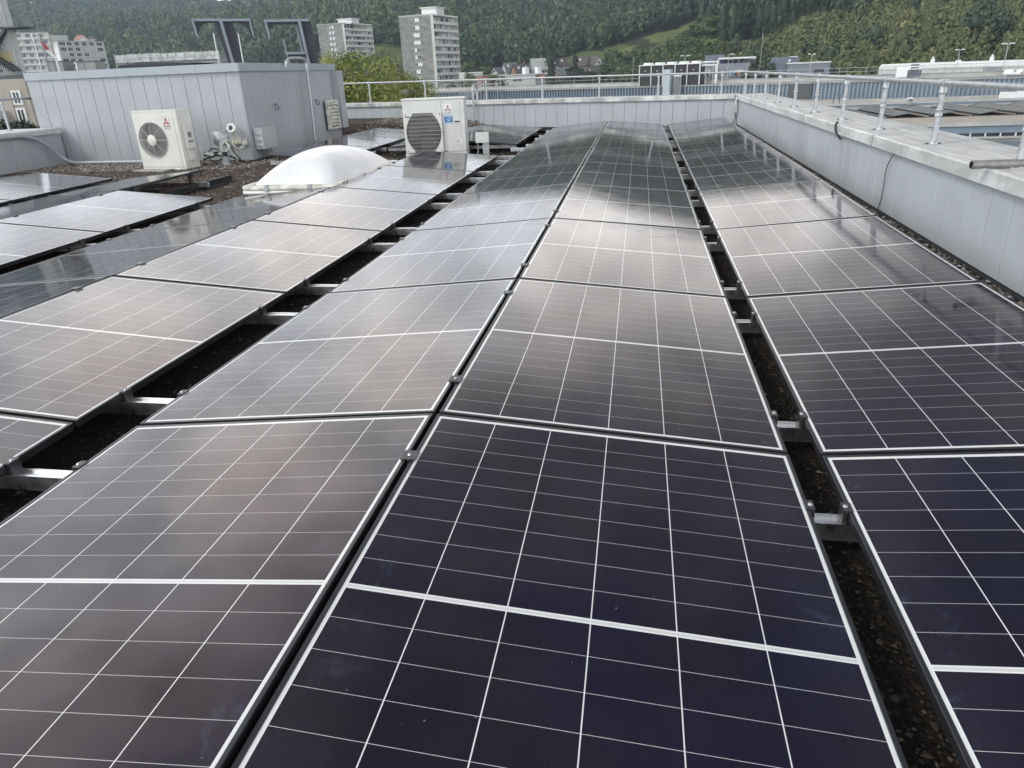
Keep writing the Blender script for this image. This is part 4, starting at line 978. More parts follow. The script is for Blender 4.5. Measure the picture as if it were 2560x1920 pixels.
def free(a, r_, m=.35):
    for a0, a1, r0, r1 in MEADOWS:
        w_ = .35*math.sin(r_*.09+a)+.25*math.sin(r_*.21); q_ = 7*math.sin(a*2.7)+4*math.sin(a*7.1)
        if a0-m+w_ < a < a1+m+w_ and r0-12+q_ < r_ < r1+2+q_: return False
    return True
# far wooded mountain at left
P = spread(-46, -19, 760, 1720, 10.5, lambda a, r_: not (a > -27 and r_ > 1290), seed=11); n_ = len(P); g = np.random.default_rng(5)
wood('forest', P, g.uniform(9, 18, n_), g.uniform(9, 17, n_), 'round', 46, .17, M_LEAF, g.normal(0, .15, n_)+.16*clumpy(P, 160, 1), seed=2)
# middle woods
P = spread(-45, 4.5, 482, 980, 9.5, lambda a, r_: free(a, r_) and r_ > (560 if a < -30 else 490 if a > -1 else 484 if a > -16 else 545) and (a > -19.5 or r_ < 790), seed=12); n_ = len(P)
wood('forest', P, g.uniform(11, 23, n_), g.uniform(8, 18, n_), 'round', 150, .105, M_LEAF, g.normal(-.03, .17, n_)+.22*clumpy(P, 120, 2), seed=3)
# paler broadleaves and dark firs standing out of the middle woods
P = spread(-44, 4.2, 512, 960, 24, lambda a, r_: free(a, r_) and r_ > (565 if a < -30 else 512 if a > -16 else 550) and math.sin(a*2.3+r_*.031)+math.sin(a*5.1-r_*.017) > -.3, .5, seed=31); n_ = len(P)
wood('forest', P, g.uniform(18, 26, n_), g.uniform(14, 21, n_), 'round', 260, .085, M_LEAFL, g.normal(-.24, .12, n_), seed=32)
P = spread(-44, 4.2, 520, 960, 27, lambda a, r_: free(a, r_) and r_ > (570 if a < -30 else 520 if a > -16 else 555) and math.sin(a*1.7-r_*.023)+math.sin(a*4.3+r_*.011) > .1, .5, seed=33); n_ = len(P)
wood('forest', P, g.uniform(20, 29, n_), g.uniform(11, 16, n_), 'cone', 200, .075, M_LEAFD, g.normal(0, .1, n_), seed=34)
P = spread(5.5, 30, 215, 340, 15, lambda a, r_: meadow_at(*polar(a, r_)) != 2 and math.sin(a*1.9+r_*.041)+math.sin(a*4.7-r_*.03) > .35, .5, seed=35); n_ = len(P)
wood('forest', P, g.uniform(7, 12, n_), g.uniform(6, 10, n_), 'round', 340, .070, M_LEAF, g.normal(.02, .12, n_), seed=36)
# the edge of the wood above the small meadow and round the houses
P = spread(-16, 1.2, 484, 530, 8, lambda a, r_: free(a, r_, .1), seed=14); n_ = len(P)
wood('forest', P, g.uniform(13, 19, n_), g.uniform(10, 14, n_), 'round', 240, .085, M_LEAF, g.normal(-.05, .12, n_), seed=4)
# wood behind and above the scrub slope
P = spread(1.5, 34, 338, 720, 8.5, lambda a, r_: r_ > (496 if a < 4.1 else 400 if a < 5.6 else 345 if a < 8 else 338 if a < 18.5 else 372) + 10*math.sin(a*1.9), seed=15); n_ = len(P)
wood('forest', P, g.uniform(15, 23, n_), g.uniform(8, 12, n_), 'tall', 170, .075, M_LEAF, g.normal(-.10, .10, n_)+.08*clumpy(P, 60, 3), seed=5)
# young trees and scrub over the cleared slope
P = spread(5.2, 30, 168, 375, 2.9, lambda a, r_: meadow_at(*polar(a, r_)) != 2 and r_ > (168 if a < 13 else 205)+max(0, (8-a))*18 and r_ < (350 if a < 18.5 else 380), seed=16); n_ = len(P)
dk = clumpy(P, 40, 4)
wood('scrub', P, g.uniform(2.2, 5.2, n_)*(1+.35*dk), g.uniform(2.4, 4.6, n_), 'bush', 70, .15, M_SCRUB, g.normal(0, .16, n_)+.24*dk, seed=6)
P = spread(5.4, 30, 175, 300, 5.2, lambda a, r_: meadow_at(*polar(a, r_)) != 2 and r_ > (175 if a < 13 else 208) and math.sin(a*3.1+r_*.05) > -.2, seed=17); n_ = len(P)
wood('scrub', P, g.uniform(4.5, 8.0, n_), g.uniform(3.2, 4.6, n_), 'tall', 110, .085, M_SCRUB, g.normal(-.10, .10, n_), seed=7)
# garden greenery among the houses
P = spread(-2.3, 6.5, 318, 440, 7.5, lambda a, r_: free(a, r_, .2) and not (-1.6 < a < .6 and r_ > 385), seed=20); n_ = len(P)
wood('garden_greenery', P, g.uniform(4, 9, n_), g.uniform(6, 11, n_), 'round', 200, .085, M_LEAFL, g.normal(-.22, .14, n_), seed=12)
P = spread(-21, -1, 300, 500, 9, lambda a, r_: free(a, r_, .1) and math.sin(a*5+r_*.09) > -.25 and not(-15.2 < a < -1.5 and 330 < r_ < 440), seed=18); n_ = len(P)
wood('garden_greenery', P, g.uniform(3, 7, n_), g.uniform(4, 8, n_), 'bush', 120, .12, M_LEAFL, g.normal(-.1, .16, n_), seed=8)
P = spread(-44, -20, 330, 560, 10, lambda a, r_: math.sin(a*3+r_*.05) > -.5, seed=19); n_ = len(P)
wood('garden_greenery', P, g.uniform(5, 11, n_), g.uniform(6, 10, n_), 'round', 130, .10, M_LEAF, g.normal(.1, .14, n_), seed=9)

def tree(name, label, u, v_top, D, wpx, shape, m, n, size, zb=None, tint=0., group=None, seed=0, trunk=None, crown0=None):
    """a single tree whose top is seen at pixel (u, v_top) at depth D, crown wpx pixels wide"""
    top = at(u, v_top, D); zg = float(ground(top.x, top.y)) if zb is None else zb; H = top.z-zg; wd = wpx*D/FPX
    t = thing(name, label, 'tree', (top.x, top.y, zg), 0, group)
    q, t_ = leaves(n, size, shape, 500+seed); cv, cf = core(shape, 700+seed, .5)
    c0 = 0. if crown0 is None else crown0                        # share of the height that is bare trunk
    sx_ = {'round': .78, 'tall': .52, 'bush': .95, 'cone': .58}[shape]
    def P_(v): v = v.copy(); v[:, :2] *= wd/sx_; v[:, 2] = (c0+(1-c0)*v[:, 2])*H; return v
    k = 1/(1.0 if shape == 'cone' else 1.02)
    fq = np.arange(len(q)*4).reshape(-1, 4)
    cr = raw_mesh('crown', P_(q.reshape(-1, 3)), fq, m, np.clip(t_+tint, 0, 1), False, t)
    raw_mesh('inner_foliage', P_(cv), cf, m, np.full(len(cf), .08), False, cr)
    mb = MB(); r0 = max(.12, H*.016) if trunk is None else trunk
    mb.tube(curve([(0, 0, -.3), (r0*.4, 0, H*.3), (-r0*.3, r0*.3, H*.62), (0, 0, H*.82)], 4), r0, 8, r2=r0*.25)
    for i in range(5):
        a = i*1.3+seed; h = H*(c0+(1-c0)*(.18+.09*i)); e_ = H*(1-c0)*.16; mb.tube([(0, 0, h), (math.cos(a)*wd*.16, math.sin(a)*wd*.16, h+e_), (math.cos(a)*wd*.26, math.sin(a)*wd*.26, h+e_*1.6)], r0*.4, 5, r2=r0*.1)
    mb.build('trunk', M_BARK if c0 < .3 else M_BARKP, t); return t
# yellowing trees just beyond the roof edge
for i, (u, v, w_, lb, ti) in enumerate(((795, 105, 105, 'yellow green tree top showing above the plant room beside the dark letter', .0), (880, 88, 200, 'tallest yellow green tree right of the plant room', -.10), (935, 142, 140, 'bright yellow tree standing before the left tower', .22),
                                       (985, 152, 140, 'olive tree between the two concrete towers', .05), (1022, 168, 120, 'small yellowing tree at the foot of the right tower', .0), (868, 215, 150, 'low dark green tree beside the plant room corner', -.35))):
    tree('deciduous_tree', lb, u, v, 58+i*2.2, w_, 'round', M_LEAFY, 5200, .017, -14, ti, 'yellowing trees beyond the far parapet', i, None, .48)
for i, (u, v, D, w_, sh, m, lb, ti) in enumerate((
    (1383, 157, 300, 34, 'cone', M_LEAFD, 'slim dark spruce among the houses left of the larger spruce', 0), (1437, 137, 320, 66, 'cone', M_LEAFD, 'large dark spruce standing among the houses', .1),
    (1378, 129, 380, 36, 'round', M_LEAF, 'dark rounded tree behind the tarpaulin roof', -.25), (1340, 100, 470, 60, 'round', M_LEAFL, 'olive tree above the brown roofed house', -.25),
    (1535, 150, 330, 90, 'round', M_LEAFL, 'broad mid green tree right of the white gabled house', -.30), (1490, 172, 320, 90, 'round', M_LEAFL, 'low green tree before the white gabled house', -.35),
    (1585, 136, 340, 70, 'round', M_LEAF, 'dark green tree below the old barn roof', -.05), (1625, 118, 350, 60, 'round', M_LEAFL, 'mid green tree beside the barn', -.30), (1665, 112, 360, 52, 'cone', M_LEAFD, 'dark pine standing under the upper meadow', .15),
    (1700, 128, 330, 50, 'round', M_LEAFY, 'small yellow green tree below the meadow', -.15), (1738, 100, 320, 90, 'round', M_LEAFL, 'green tree at the right end of the meadow', -.30),
    (1765, 28, 330, 66, 'tall', M_LEAFL, 'tall pale green poplar at the edge of the wood', -.1), (1815, 34, 320, 110, 'round', M_LEAFL, 'broad bright green tree right of the pale poplar', -.12), (1800, 92, 300, 90, 'round', M_LEAFY, 'yellow green bushy tree above the slate blue houses', -.25),
    (1862, 15, 330, 100, 'round', M_LEAFL, 'high green tree above the bare earth slope', -.3), (1905, 30, 320, 80, 'round', M_LEAFL, 'green tree at the top of the earth slope', -.2), (1745, 60, 345, 70, 'round', M_LEAFL, 'mid green tree left of the pale poplar', -.35),
    (1885, 152, 150, 56, 'round', M_LEAFD, 'dark green tree before the slate blue house', .3), (1925, 148, 150, 60, 'round', M_LEAFD, 'dark olive tree right of the slate blue house', .35), (1250, 172, 260, 50, 'round', M_LEAFL, 'small green tree before the far houses at the metal stair', -.25),
    (1170, 178, 250, 62, 'round', M_LEAFL, 'olive tree at the right foot of the tall tower', -.2), (1205, 190, 240, 60, 'bush', M_LEAFL, 'low bush right of the tall tower', -.3),
    (2378, -30, 300, 70, 'cone', M_LEAFD, 'tall dark conifer standing alone on the scrub slope', .05), (1960, 20, 330, 90, 'round', M_LEAF, 'dark tree where the wood meets the scrub', .05), (2010, 10, 325, 90, 'tall', M_LEAF, 'dark narrow tree above the scrub slope', -.05),
    (1120, 95, 480, 60, 'round', M_LEAFL, 'pale green tree beside the tall tower roofline', -.3), (985, 75, 470, 60, 'round', M_LEAFL, 'mid green tree between the towers', -.35), (950, 45, 520, 60, 'round', M_LEAF, 'dark tree above the left tower edge', -.1))):
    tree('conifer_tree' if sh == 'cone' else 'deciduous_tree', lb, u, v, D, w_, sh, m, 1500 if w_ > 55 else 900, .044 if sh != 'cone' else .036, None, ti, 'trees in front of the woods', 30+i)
for i, (u, v, h_) in enumerate(((2165, -60, 1), (2192, -55, 1), (2232, -70, 1), (2262, -50, 1), (2318, -66, 1), (2355, -72, 1), (2030, -60, 1), (2120, -50, 1))):
    tree('tall_tree', ['first', 'second', 'third', 'fourth', 'fifth', 'sixth', 'farthest left', 'seventh'][i] + ' tall bare stemmed tree along the top of the scrub slope', u, v, 345, 60, 'round', M_LEAF, 300, .06, None, -.15, 'tall bare stemmed trees above the scrub', 80+i, .32, .55)
# felled timber pile on the slope
t = thing('log_pile', 'pile of pale felled logs lying on the scrub slope under the dark wood', 'log pile', at(2110, 66, 300))
for i in range(14):
    mb = MB(); a = Vector((i*.55-3.5, RNG.normal(0, .3), 2.2+RNG.normal(0, .2))); mb.tube([a, a+Vector((RNG.normal(0, .5), 3.2, .5))], .22, 7); mb.build('log', mat('cut_log', (.40, .26, .17), .9, 0., .2, 2), t)

# ================================================================== FAR BUILDINGS
def frame2(p0, p1): p0, p1 = Vector(p0[:2]), Vector(p1[:2]); L = (p1-p0).length; dx = (p1-p0)/L; return p0, dx, Vector((dx.y, -dx.x)), L    # n points to the camera when p0->p1 runs left to right
def fbox(mb, F, a0, a1, e0, e1, z0, z1, mi=0):
    p0, dx, n, L = F; q = [p0+dx*a0+n*e0, p0+dx*a1+n*e0, p0+dx*a1+n*e1, p0+dx*a0+n*e1]
    v = [(k.x, k.y, z0) for k in q] + [(k.x, k.y, z1) for k in q]
    mb.add(v, [(0, 3, 2, 1), (4, 5, 6, 7), (0, 1, 5, 4), (1, 2, 6, 5), (2, 3, 7, 6), (3, 0, 4, 7)][::1] if e1 < e0 else [(0, 1, 2, 3), (7, 6, 5, 4), (4, 5, 1, 0), (5, 6, 2, 1), (6, 7, 3, 2), (7, 4, 0, 3)], mi)
def balcony_face(F, L, z0, floors, fh, root, awn, m_par, seed, bays=6):
    g = np.random.default_rng(seed)
    for i in range(floors):
        zz = z0+i*fh
        mb = MB(); fbox(mb, F, .15, L-.15, .02, -1.2, zz-.12, zz+.06); fbox(mb, F, .15, L-.15, .12, .0, zz-.12, zz+.98); bal = mb.build('balcony', m_par, root)
        for k in range(bays+1): mb = MB(); a = .2+(L-.4)*k/bays; fbox(mb, F, a-.05, a+.05, -.05, -1.2, zz+.06, zz+fh-.13); mb.build('partition', M_CONC, bal)
        mb = MB(); a = .3
        while a < L-1.2:
            w_ = g.uniform(.7, 1.6); k = g.integers(0, 3); 
            if a+w_ > L-.3: break
            fbox(mb, F, a, a+w_, -1.16, -1.22, zz+.25, zz+fh-.35, int(k)); a += w_+g.uniform(.15, .5)
        mb.build('window_band', [M_WIN, M_CURT, M_WINL], root)
    for (i, a, w_) in awn:
        zz = z0+i*fh; p0, dx, n, L_ = F; mb = MB(); q = [p0+dx*a-n*.9, p0+dx*(a+w_)-n*.9, p0+dx*(a+w_)+n*.45, p0+dx*a+n*.45]
        mb.add([(q[0].x, q[0].y, zz+fh-.25), (q[1].x, q[1].y, zz+fh-.25), (q[2].x, q[2].y, zz+fh-1.05), (q[3].x, q[3].y, zz+fh-1.05), (q[0].x, q[0].y, zz+fh-.32), (q[1].x, q[1].y, zz+fh-.32), (q[2].x, q[2].y, zz+fh-1.12), (q[3].x, q[3].y, zz+fh-1.12)],
               [(0, 3, 2, 1), (4, 5, 6, 7), (3, 7, 6, 2), (0, 1, 5, 4), (0, 4, 7, 3), (1, 2, 6, 5)]); mb.build('awning', M_AWN, root)
CR = Vector((_cy, -_sy)); CF = Vector((_sy, _cy))            # level right and forward of the view
def block(name, label, u, v, D, left, right, zb, m_l, floors, fh, m_par, wins, awn, top, seed, bays=6, joints=True):
    c = at(u, v, D); zt = c.z; K = Vector((c.x, c.y)); Lp = K+CR*left[0]+CF*left[1]; ld = (Lp-K); rd = CR*right[0]+CF*right[1]
    rd = (rd-ld.normalized()*rd.dot(ld.normalized())*1.0); Rp = K+rd
    t = thing(name, label, 'tower block', (K.x, K.y, zb))
    t.location = (0, 0, 0)
    mb = MB(); n = Vector((rd.normalized().x, rd.normalized().y)); In = -Vector((FW[0], FW[1])).normalized()
    Kb, Rb = K, Rp
    FR = frame2(K, Rp); p0, dx, nn, LR = FR
    # body set 1.2 m behind the balcony front, end walls standing full depth
    q = [K-nn*1.2, Rp-nn*1.2, Rp+ld, Lp]
    mb.prism([tuple(k) for k in (q if (q[1]-q[0]).cross(q[2]-q[1]) > 0 else q[::-1])], zb, zt-.6); mb.build('wall', m_par if False else M_CURT, t)
    mb = MB(); FL = frame2(Lp, K); fbox(mb, FL, 0, FL[3], .0, -.35, zb, zt); fbox(mb, FR, LR-.3, LR, .0, -ld.length*.98, zb, zt)
    mb.build('end_wall', m_l, t)
    mb = MB(); fbox(mb, FR, .0, LR, .06, -ld.length*.99, zt-.75, zt-.02); mb.build('roof_parapet', m_par, t)
    balcony_face(FR, LR, zt-.9-floors*fh, floors, fh, t, awn, m_par, seed, bays)
    FL = frame2(Lp, K)
    for i in range(floors):
        zz = zt-1.0-(i+1)*fh
        for (a, w_, h, lit) in wins:
            a0 = a*FL[3]; mb = MB(); fbox(mb, FL, a0, a0+w_, .05, -.02, zz+1.0, zz+1.0+h); wf = mb.build('window', M_WINL, t)
            mb = MB(); e = .10; k = 3 if w_ > 2 else 2
            for b in range(k): fbox(mb, FL, a0+e+(w_-e)*b/k, a0+(w_-e)*(b+1)/k, .07, .02, zz+1.0+e, zz+1.0+h-e, int(RNG.random() < lit))
            mb.build('pane', [M_WINL, M_WIN], wf)
    if joints:
        mb = MB()
        for i in range(floors): fbox(mb, FL, .2, FL[3]-.2, .012, -.02, zt-1.0-(i+1)*fh*1.0-.05, zt-1.0-(i+1)*fh+.03)
        mb.build('panel_joint', M_CONCB if m_l is M_CONC else M_CONC, t)
    x0, x1, hh = top; mb = MB(); fbox(mb, FL, FL[3]*x0, FL[3]*x1, -2.0, -9, zt-.7, zt+hh); fbox(mb, FL, FL[3]*x0-.5, FL[3]*x1+.5, -1.5, -9.5, zt+hh, zt+hh+.35); mb.build('lift_house', M_WINL, t)
    return t
block('tower_block', 'taller grey concrete tower block with balconies on its right side', 1081.5, 33.5, 300, (-15.2, 6.5), (12.4, 20.5), -15, M_CONC, 14, 2.87, M_CONCL, ((.40, 3.1, 1.5, .35),), ((9, .4, 3.), (6, .6, 3.)), (.62, 1.05, 2.3), 3, 4)
block('tower_block', 'lower concrete tower block with streaked end wall and blue awnings', 858.7, 55.8, 400, (-16.8, 8.), (18.2, 22.), -15, M_CONCB, 14, 2.87, M_CONCL, ((.42, 1.3, 1.6, .15), (.54, 1.3, 1.6, .15)), ((11, 1., 4.5), (10, 14., 4.5), (9, 1., 4.5)), (.72, 1.22, 1.7), 4, 5, False)

def slab_block(label, u0, v0, u1, v1, D0, D1, zb, rows, fh, body, mode, seed):
    """long block seen from its broad side, from top-left pixel to top-right pixel"""
    a, b = at(u0, v0, D0), at(u1, v1, D1); zt = (a.z+b.z)/2; t = thing('apartment_block', label, 'apartment block'); F = frame2(a, b); p0, dx, n, L = F; g = np.random.default_rng(seed)
    mb = MB(); fbox(mb, F, 0, L, 0, -11, zb, zt); mb.build('wall', body, t)
    mb = MB(); fbox(mb, F, -.15, L+.15, .15, -11.1, zt, zt+.3); mb.build('roof', M_CAPG, t)
    for i in range(rows):
        zz = zt-(i+1)*fh
        if mode == 'band':
            mb = MB(); fbox(mb, F, .1, L-.1, 1.1, .003, zz-.1, zz+.9); mb.build('balcony', M_CONCL, t)
            k = .8
            while k < L-2.5:
                w_ = g.uniform(1.2, 2.8); mb = MB(); fbox(mb, F, k, k+w_, .04, -.02, zz+.3, zz+fh-.35); wf = mb.build('window', M_WINL, t); mb = MB()
                for q in range(3): fbox(mb, F, k+.1+(w_-.1)*q/3, k+(w_-.1)*(q+1)/3, .06, .01, zz+.4, zz+fh-.45)
                mb.build('pane', M_WIN, wf); k += w_+g.uniform(.8, 2.)
        else:
            for q in range(6):
                k = L*(.03+.16*q); w_ = L*.10 if q not in (0, 5) else L*.125
                mb = MB(); fbox(mb, F, k, k+w_, .04, -.02, zz+.75, zz+fh-.45); wf = mb.build('window', M_WIND if g.random() < .25 else M_WIN, t)
                for j in range(4): mb = MB(); fbox(mb, F, k+w_*j/3-.05, k+w_*j/3+.05, .07, .01, zz+.75, zz+fh-.45); mb.build('mullion', M_WINL, wf)
            mb = MB(); fbox(mb, F, 0, L, .03, -.01, zz+.02, zz+.14); mb.build('floor_line', M_CAPG, t)
    return t, F, zt
slab_block('dark banded apartment block behind the corrugated tower at far left', 28, 76, 122, 88, 345, 352, -15, 9, 2.9, M_CONC, 'band', 5)
t, F, zt = slab_block('pale apartment block with window grid at far left', 142, 103, 258, 104, 400, 424, -15, 8, 2.85, M_PALEB, 'grid', 6)
mb = MB(); p0, dx, n, L = F; fbox(mb, F, -.3, -.001, -.001, -10.9, -15, zt-.1); mb.build('end_wall', M_WALLW, t)
mb = MB(); fbox(mb, F, -.36, -.29, -5.2, -9.6, -12, zt-1.2); mb.build('stair_glazing', M_WIN, t)
mb = MB(); fbox(mb, F, -2.5, 8.6, -2, -8, zt+.2, zt+3.1); mb.build('lift_house', M_PALEB, t)
# sheeted scaffold building
a, b = at(286, 138, 150), at(548, 135, 150); t = thing('sheeted_building', 'low building wrapped in white scaffold sheeting behind the plant room', 'building'); F = frame2(a, b); L = F[3]
mb = MB(); fbox(mb, F, 0, L, -.5, -9, -14, a.z-.6); mb.build('wall', M_CAPG, t)
for i in range(9):
    mb = MB(); x0 = L*i/9; fbox(mb, F, x0, x0+L/9-.12, RNG.uniform(-.05, .08), -.12, a.z-1.5, a.z+RNG.uniform(-.05, .08)); mb.build('sheet', M_NET, t)
for i in range(13):
    mb = MB(); x0 = L*i/12; fbox(mb, F, x0-.04, x0+.04, .16, .08, -14, a.z+.25); mb.build('scaffold_pole', M_GALV, t)
for i in range(2): mb = MB(); fbox(mb, F, 0, L, .24, .17, a.z-2.1+i*1.4, a.z-2.02+i*1.4); mb.build('scaffold_rail', M_GALV, t)
a, b = at(295, 164, 70), at(480, 158, 70); tp = at(360, 157, 70)
mb = MB(); F = frame2(a, b); fbox(mb, F, 0, F[3], 0, -6, -14, a.z); mb.add([(a.x, a.y, a.z), (b.x, b.y, a.z), (tp.x, tp.y, tp.z+.1), (a.x, a.y+5, a.z), (b.x, b.y+5, a.z), (tp.x, tp.y+5, tp.z+.1)], [(0, 1, 2), (3, 5, 4), (0, 2, 5, 3), (1, 4, 5, 2)])
tag(mb.build('dark_roof', M_SIGN), 'dark low pitched roof ridge just behind the plant room', 'roof')

# grey boxes on the neighbouring roof, flagpole, masts
for (u0, u1, v, lb) in ((120, 155, 155, 'left grey plant box behind the plant room edge'), (190, 236, 155, 'right grey plant box behind the plant room edge')):
    a, b = at(u0, v, 60), at(u1, v, 60); t = thing('plant_box', lb, 'plant box'); F = frame2(a, b)
    mb = MB(); fbox(mb, F, 0, F[3], 0, -1.6, a.z-6, a.z); mb.build('casing', M_CAPG, t); mb = MB(); fbox(mb, F, F[3]*.4, F[3]*.4+.03, .02, -.01, a.z-4, a.z-.1); fbox(mb, F, -.05, F[3]+.05, .05, -1.65, a.z, a.z+.05); mb.build('lid', M_STAIR, t)
def pole(name, label, u0, v0, u1, v1, D, r_, m, cat='mast'):
    a, b = at(u0, v0, D), at(u1, v1, D); b = Vector((a.x, a.y, b.z)); a = Vector((a.x, a.y, a.z)); mb = MB(); mb.tube([(a.x, a.y, a.z-6), a, b], r_, 8); return tag(mb.build(name, m), label, cat), a, b
fl = thing('flagpole', 'white flagpole with a hanging red and white flag', 'flagpole'); D = 62
a = at(104, 175, D); b = Vector((a.x, a.y, at(82, 86, D).z)); mb = MB(); mb.tube([(a.x, a.y, a.z-6), b], .075, 10, r2=.055); mb.build('pole', M_WINL, fl)
e = b+Vector((CR.x, CR.y, 0))*.72; mb = MB(); mb.tube([b+Vector((0, 0, -.05)), e], .025, 8); mb.build('crossarm', M_WINL, fl)
for nm, m, k0, k1 in (('red_cloth', M_RED, 0, .52), ('white_cloth', M_STICK, .52, 1.)):
    mb = MB(); nn = 8; vs = []
    for i in range(nn+1):
        k = k0+(k1-k0)*i/nn
        for j in range(7):
            s = j/6; o_ = CR*(.50+s*(.42+.12*k)+.52*k) + CF*(.09*math.sin(s*9+k*4))
            vs.append((b.x+o_.x, b.y+o_.y, b.z-.62-k*1.10+.07*math.cos(s*8)*k-.22*s))
    mb.add(vs, [(i*7+j, i*7+j+1, (i+1)*7+j+1, (i+1)*7+j) for i in range(nn) for j in range(6)], 0, True); mb.build(nm, m, fl)
ms = thing('antenna_mast', 'thin antenna mast with short cross arms beside the flagpole', 'mast'); D = 70
a = at(122, 170, D); tp = at(84, 18, D); b = Vector((a.x, a.y, tp.z)); mb = MB(); mb.tube([(a.x, a.y, a.z-5), (a.x, a.y, at(105, 90, D).z)], .10, 8); mb.tube([(a.x, a.y, at(105, 90, D).z-.1), b], .032, 6); mb.build('mast', M_CAPG, ms)
for k in (.12, .3, .52, .78): mb = MB(); z_ = b.z-(b.z-a.z)*k*.62; mb.tube([(a.x-.45*CR.x, a.y-.45*CR.y, z_), (a.x+.45*CR.x, a.y+.45*CR.y, z_)], .022, 6); mb.build('cross_arm', M_STAIR, ms)
mb = MB(); mb.X = Matrix.Translation(b); mb.lathe([(0, .25), (.07, .2), (.07, 0), (0, 0)], 10); mb.build('tip', M_GALV, ms)
for (u, v0, v1, lb) in ((147, 172, 140, 'short white post left behind the plant room roof edge'), (193, 172, 155, 'short white post beside the right grey plant box')): pole('post', lb, u, v0, u, v1, 40, .045, M_WINL, 'post')
for (u, v0, v1, lb) in ((547, 156, 84, 'thin white lightning rod left of the letter stem'), (608, 156, 84, 'thin white lightning rod right of the letter stem')): pole('lightning_rod', lb, u, v0, u, v1, 20, .016, M_WINL, 'rod')

# corrugated silo tower with outside stair, beige building below it
tw = thing('corrugated_tower', 'pale corrugated tower with zigzag outside stairs at the left edge', 'building')
a, b = at(-95, 170, 43), at(46, 157, 42); F = frame2(a, b); L = F[3]; zt = at(8, -40, 42).z+3; zbm = at(0, 190, 43).z
mb = MB()
n_ = 26
prof = []
for i in range(n_): x0 = L*i/n_; prof += [(x0, 0), (x0+L/n_*.45, 0), (x0+L/n_*.55, -.05), (x0+L/n_*.95, -.05)]
prof.append((L, 0)); p0, dx, n, _ = F
vs = [(*(p0+dx*a_+n*e_), zbm) for a_, e_ in prof] + [(*(p0+dx*a_+n*e_), zt) for a_, e_ in prof]; m_ = len(prof)
mb.add(vs, [(i, i+1, m_+i+1, m_+i) for i in range(m_-1)]); fbox(mb, F, 0, L-.001, -.06, -.4, zbm, zt); mb.build('corrugated_wall', M_CORR, tw)
mb = MB(); fbox(mb, F, 0, L*.93, .03, .004, at(20, 155, 42).z, at(20, 128, 42).z); mb.build('yellowed_panel', M_CORRY, tw)
def stair(p, q, lb):
    p, q = Vector(p), Vector(q); st = MB(); nn = Vector((n.x, n.y, 0))
    for e_ in (.25, 1.05): st.tube([p+nn*e_, q+nn*e_], .07, 6)
    sg = st.build('stringer', M_STAIR, tw)
    st = MB()
    for i in range(13): c = p.lerp(q, (i+.5)/13); st.box(c.x-.16, c.x+.16, c.y-.5-n.y*0, c.y+.3, c.z-.02, c.z+.03)
    st.build('tread', M_STAIR, tw)
    st = MB()
    for h in (.5, 1.0): st.tube([p+nn*1.05+Vector((0, 0, h)), q+nn*1.05+Vector((0, 0, h))], .028, 6)
    for i in range(7): c = p.lerp(q, i/6)+nn*1.05; st.tube([c, c+Vector((0, 0, 1.))], .022, 5)
    st.build('handrail', M_STAIR, tw)
stair(at(-22, 140, 42), at(30, 70, 41.6), ''); stair(at(-30, 130, 42), at(44, 178, 41.8), ''); stair(at(-25, 42, 42.5), at(18, 66, 42), '')
mb = MB(); q = at(32, 70, 41.4); mb.box(q.x-.5, q.x+.9, q.y-.6, q.y+.6, q.z-.05, q.z+.04); mb.build('landing', M_STAIR, tw)
mb = MB(); fbox(mb, F, -1, L+.9, .5, -.5, zbm-.45, zbm); mb.build('canopy', M_STAIR, tw)
bb = thing('beige_building', 'beige building with tall white framed window at the left edge', 'building')
a, b = at(-70, 340, 40), at(94, 318, 40); F = frame2(a, b); L = F[3]; zt = at(40, 198, 40).z; mb = MB(); fbox(mb, F, 0, L, 0, -.6, -14, zt); mb.build('wall', M_BEIGE, bb)
mb = MB(); x0 = L*.70; fbox(mb, F, x0, x0+.18, .10, 0.003, -14, zt-.6); fbox(mb, F, x0-1.5, x0-1.3, .1, .003, -14, zt-.6); mb.build('pilaster', M_BEIGE, bb)
for (z0_, z1_) in ((at(66, 261, 40).z, at(66, 225, 40).z), (at(75, 312, 40).z, at(75, 268, 40).z)):
    mb = MB(); fbox(mb, F, L*.76, L*.90, .08, .0, z0_, z1_); wf = mb.build('window', M_WINL, bb); mb = MB(); fbox(mb, F, L*.76+.12, L*.83-.04, .10, .02, z0_+.1, z1_-.1); fbox(mb, F, L*.83+.04, L*.90-.12, .10, .02, z0_+.1, z1_-.1); mb.build('pane', M_WIN, wf)
mb = MB(); fbox(mb, F, 0, L*.62, 1.6, .01, -14, at(20, 275, 40).z); mb.build('lean_to', M_CORR, bb)
v_ = [];P = np.array([[*(at(u, 318+RNG.uniform(-4, 6), 34+RNG.uniform(-.5, .5)))] for u in np.linspace(-10, 84, 16)]); n_ = len(P); P[:, 2] -= .55
hd = wood('hedge', P, np.full(n_, .95), np.full(n_, 1.0), 'bush', 90, .11, M_LEAFD, RNG.normal(.1, .1, n_), seed=21, stuff=False); tag(hd, 'row of dark green plants behind the left parapet', 'hedge')

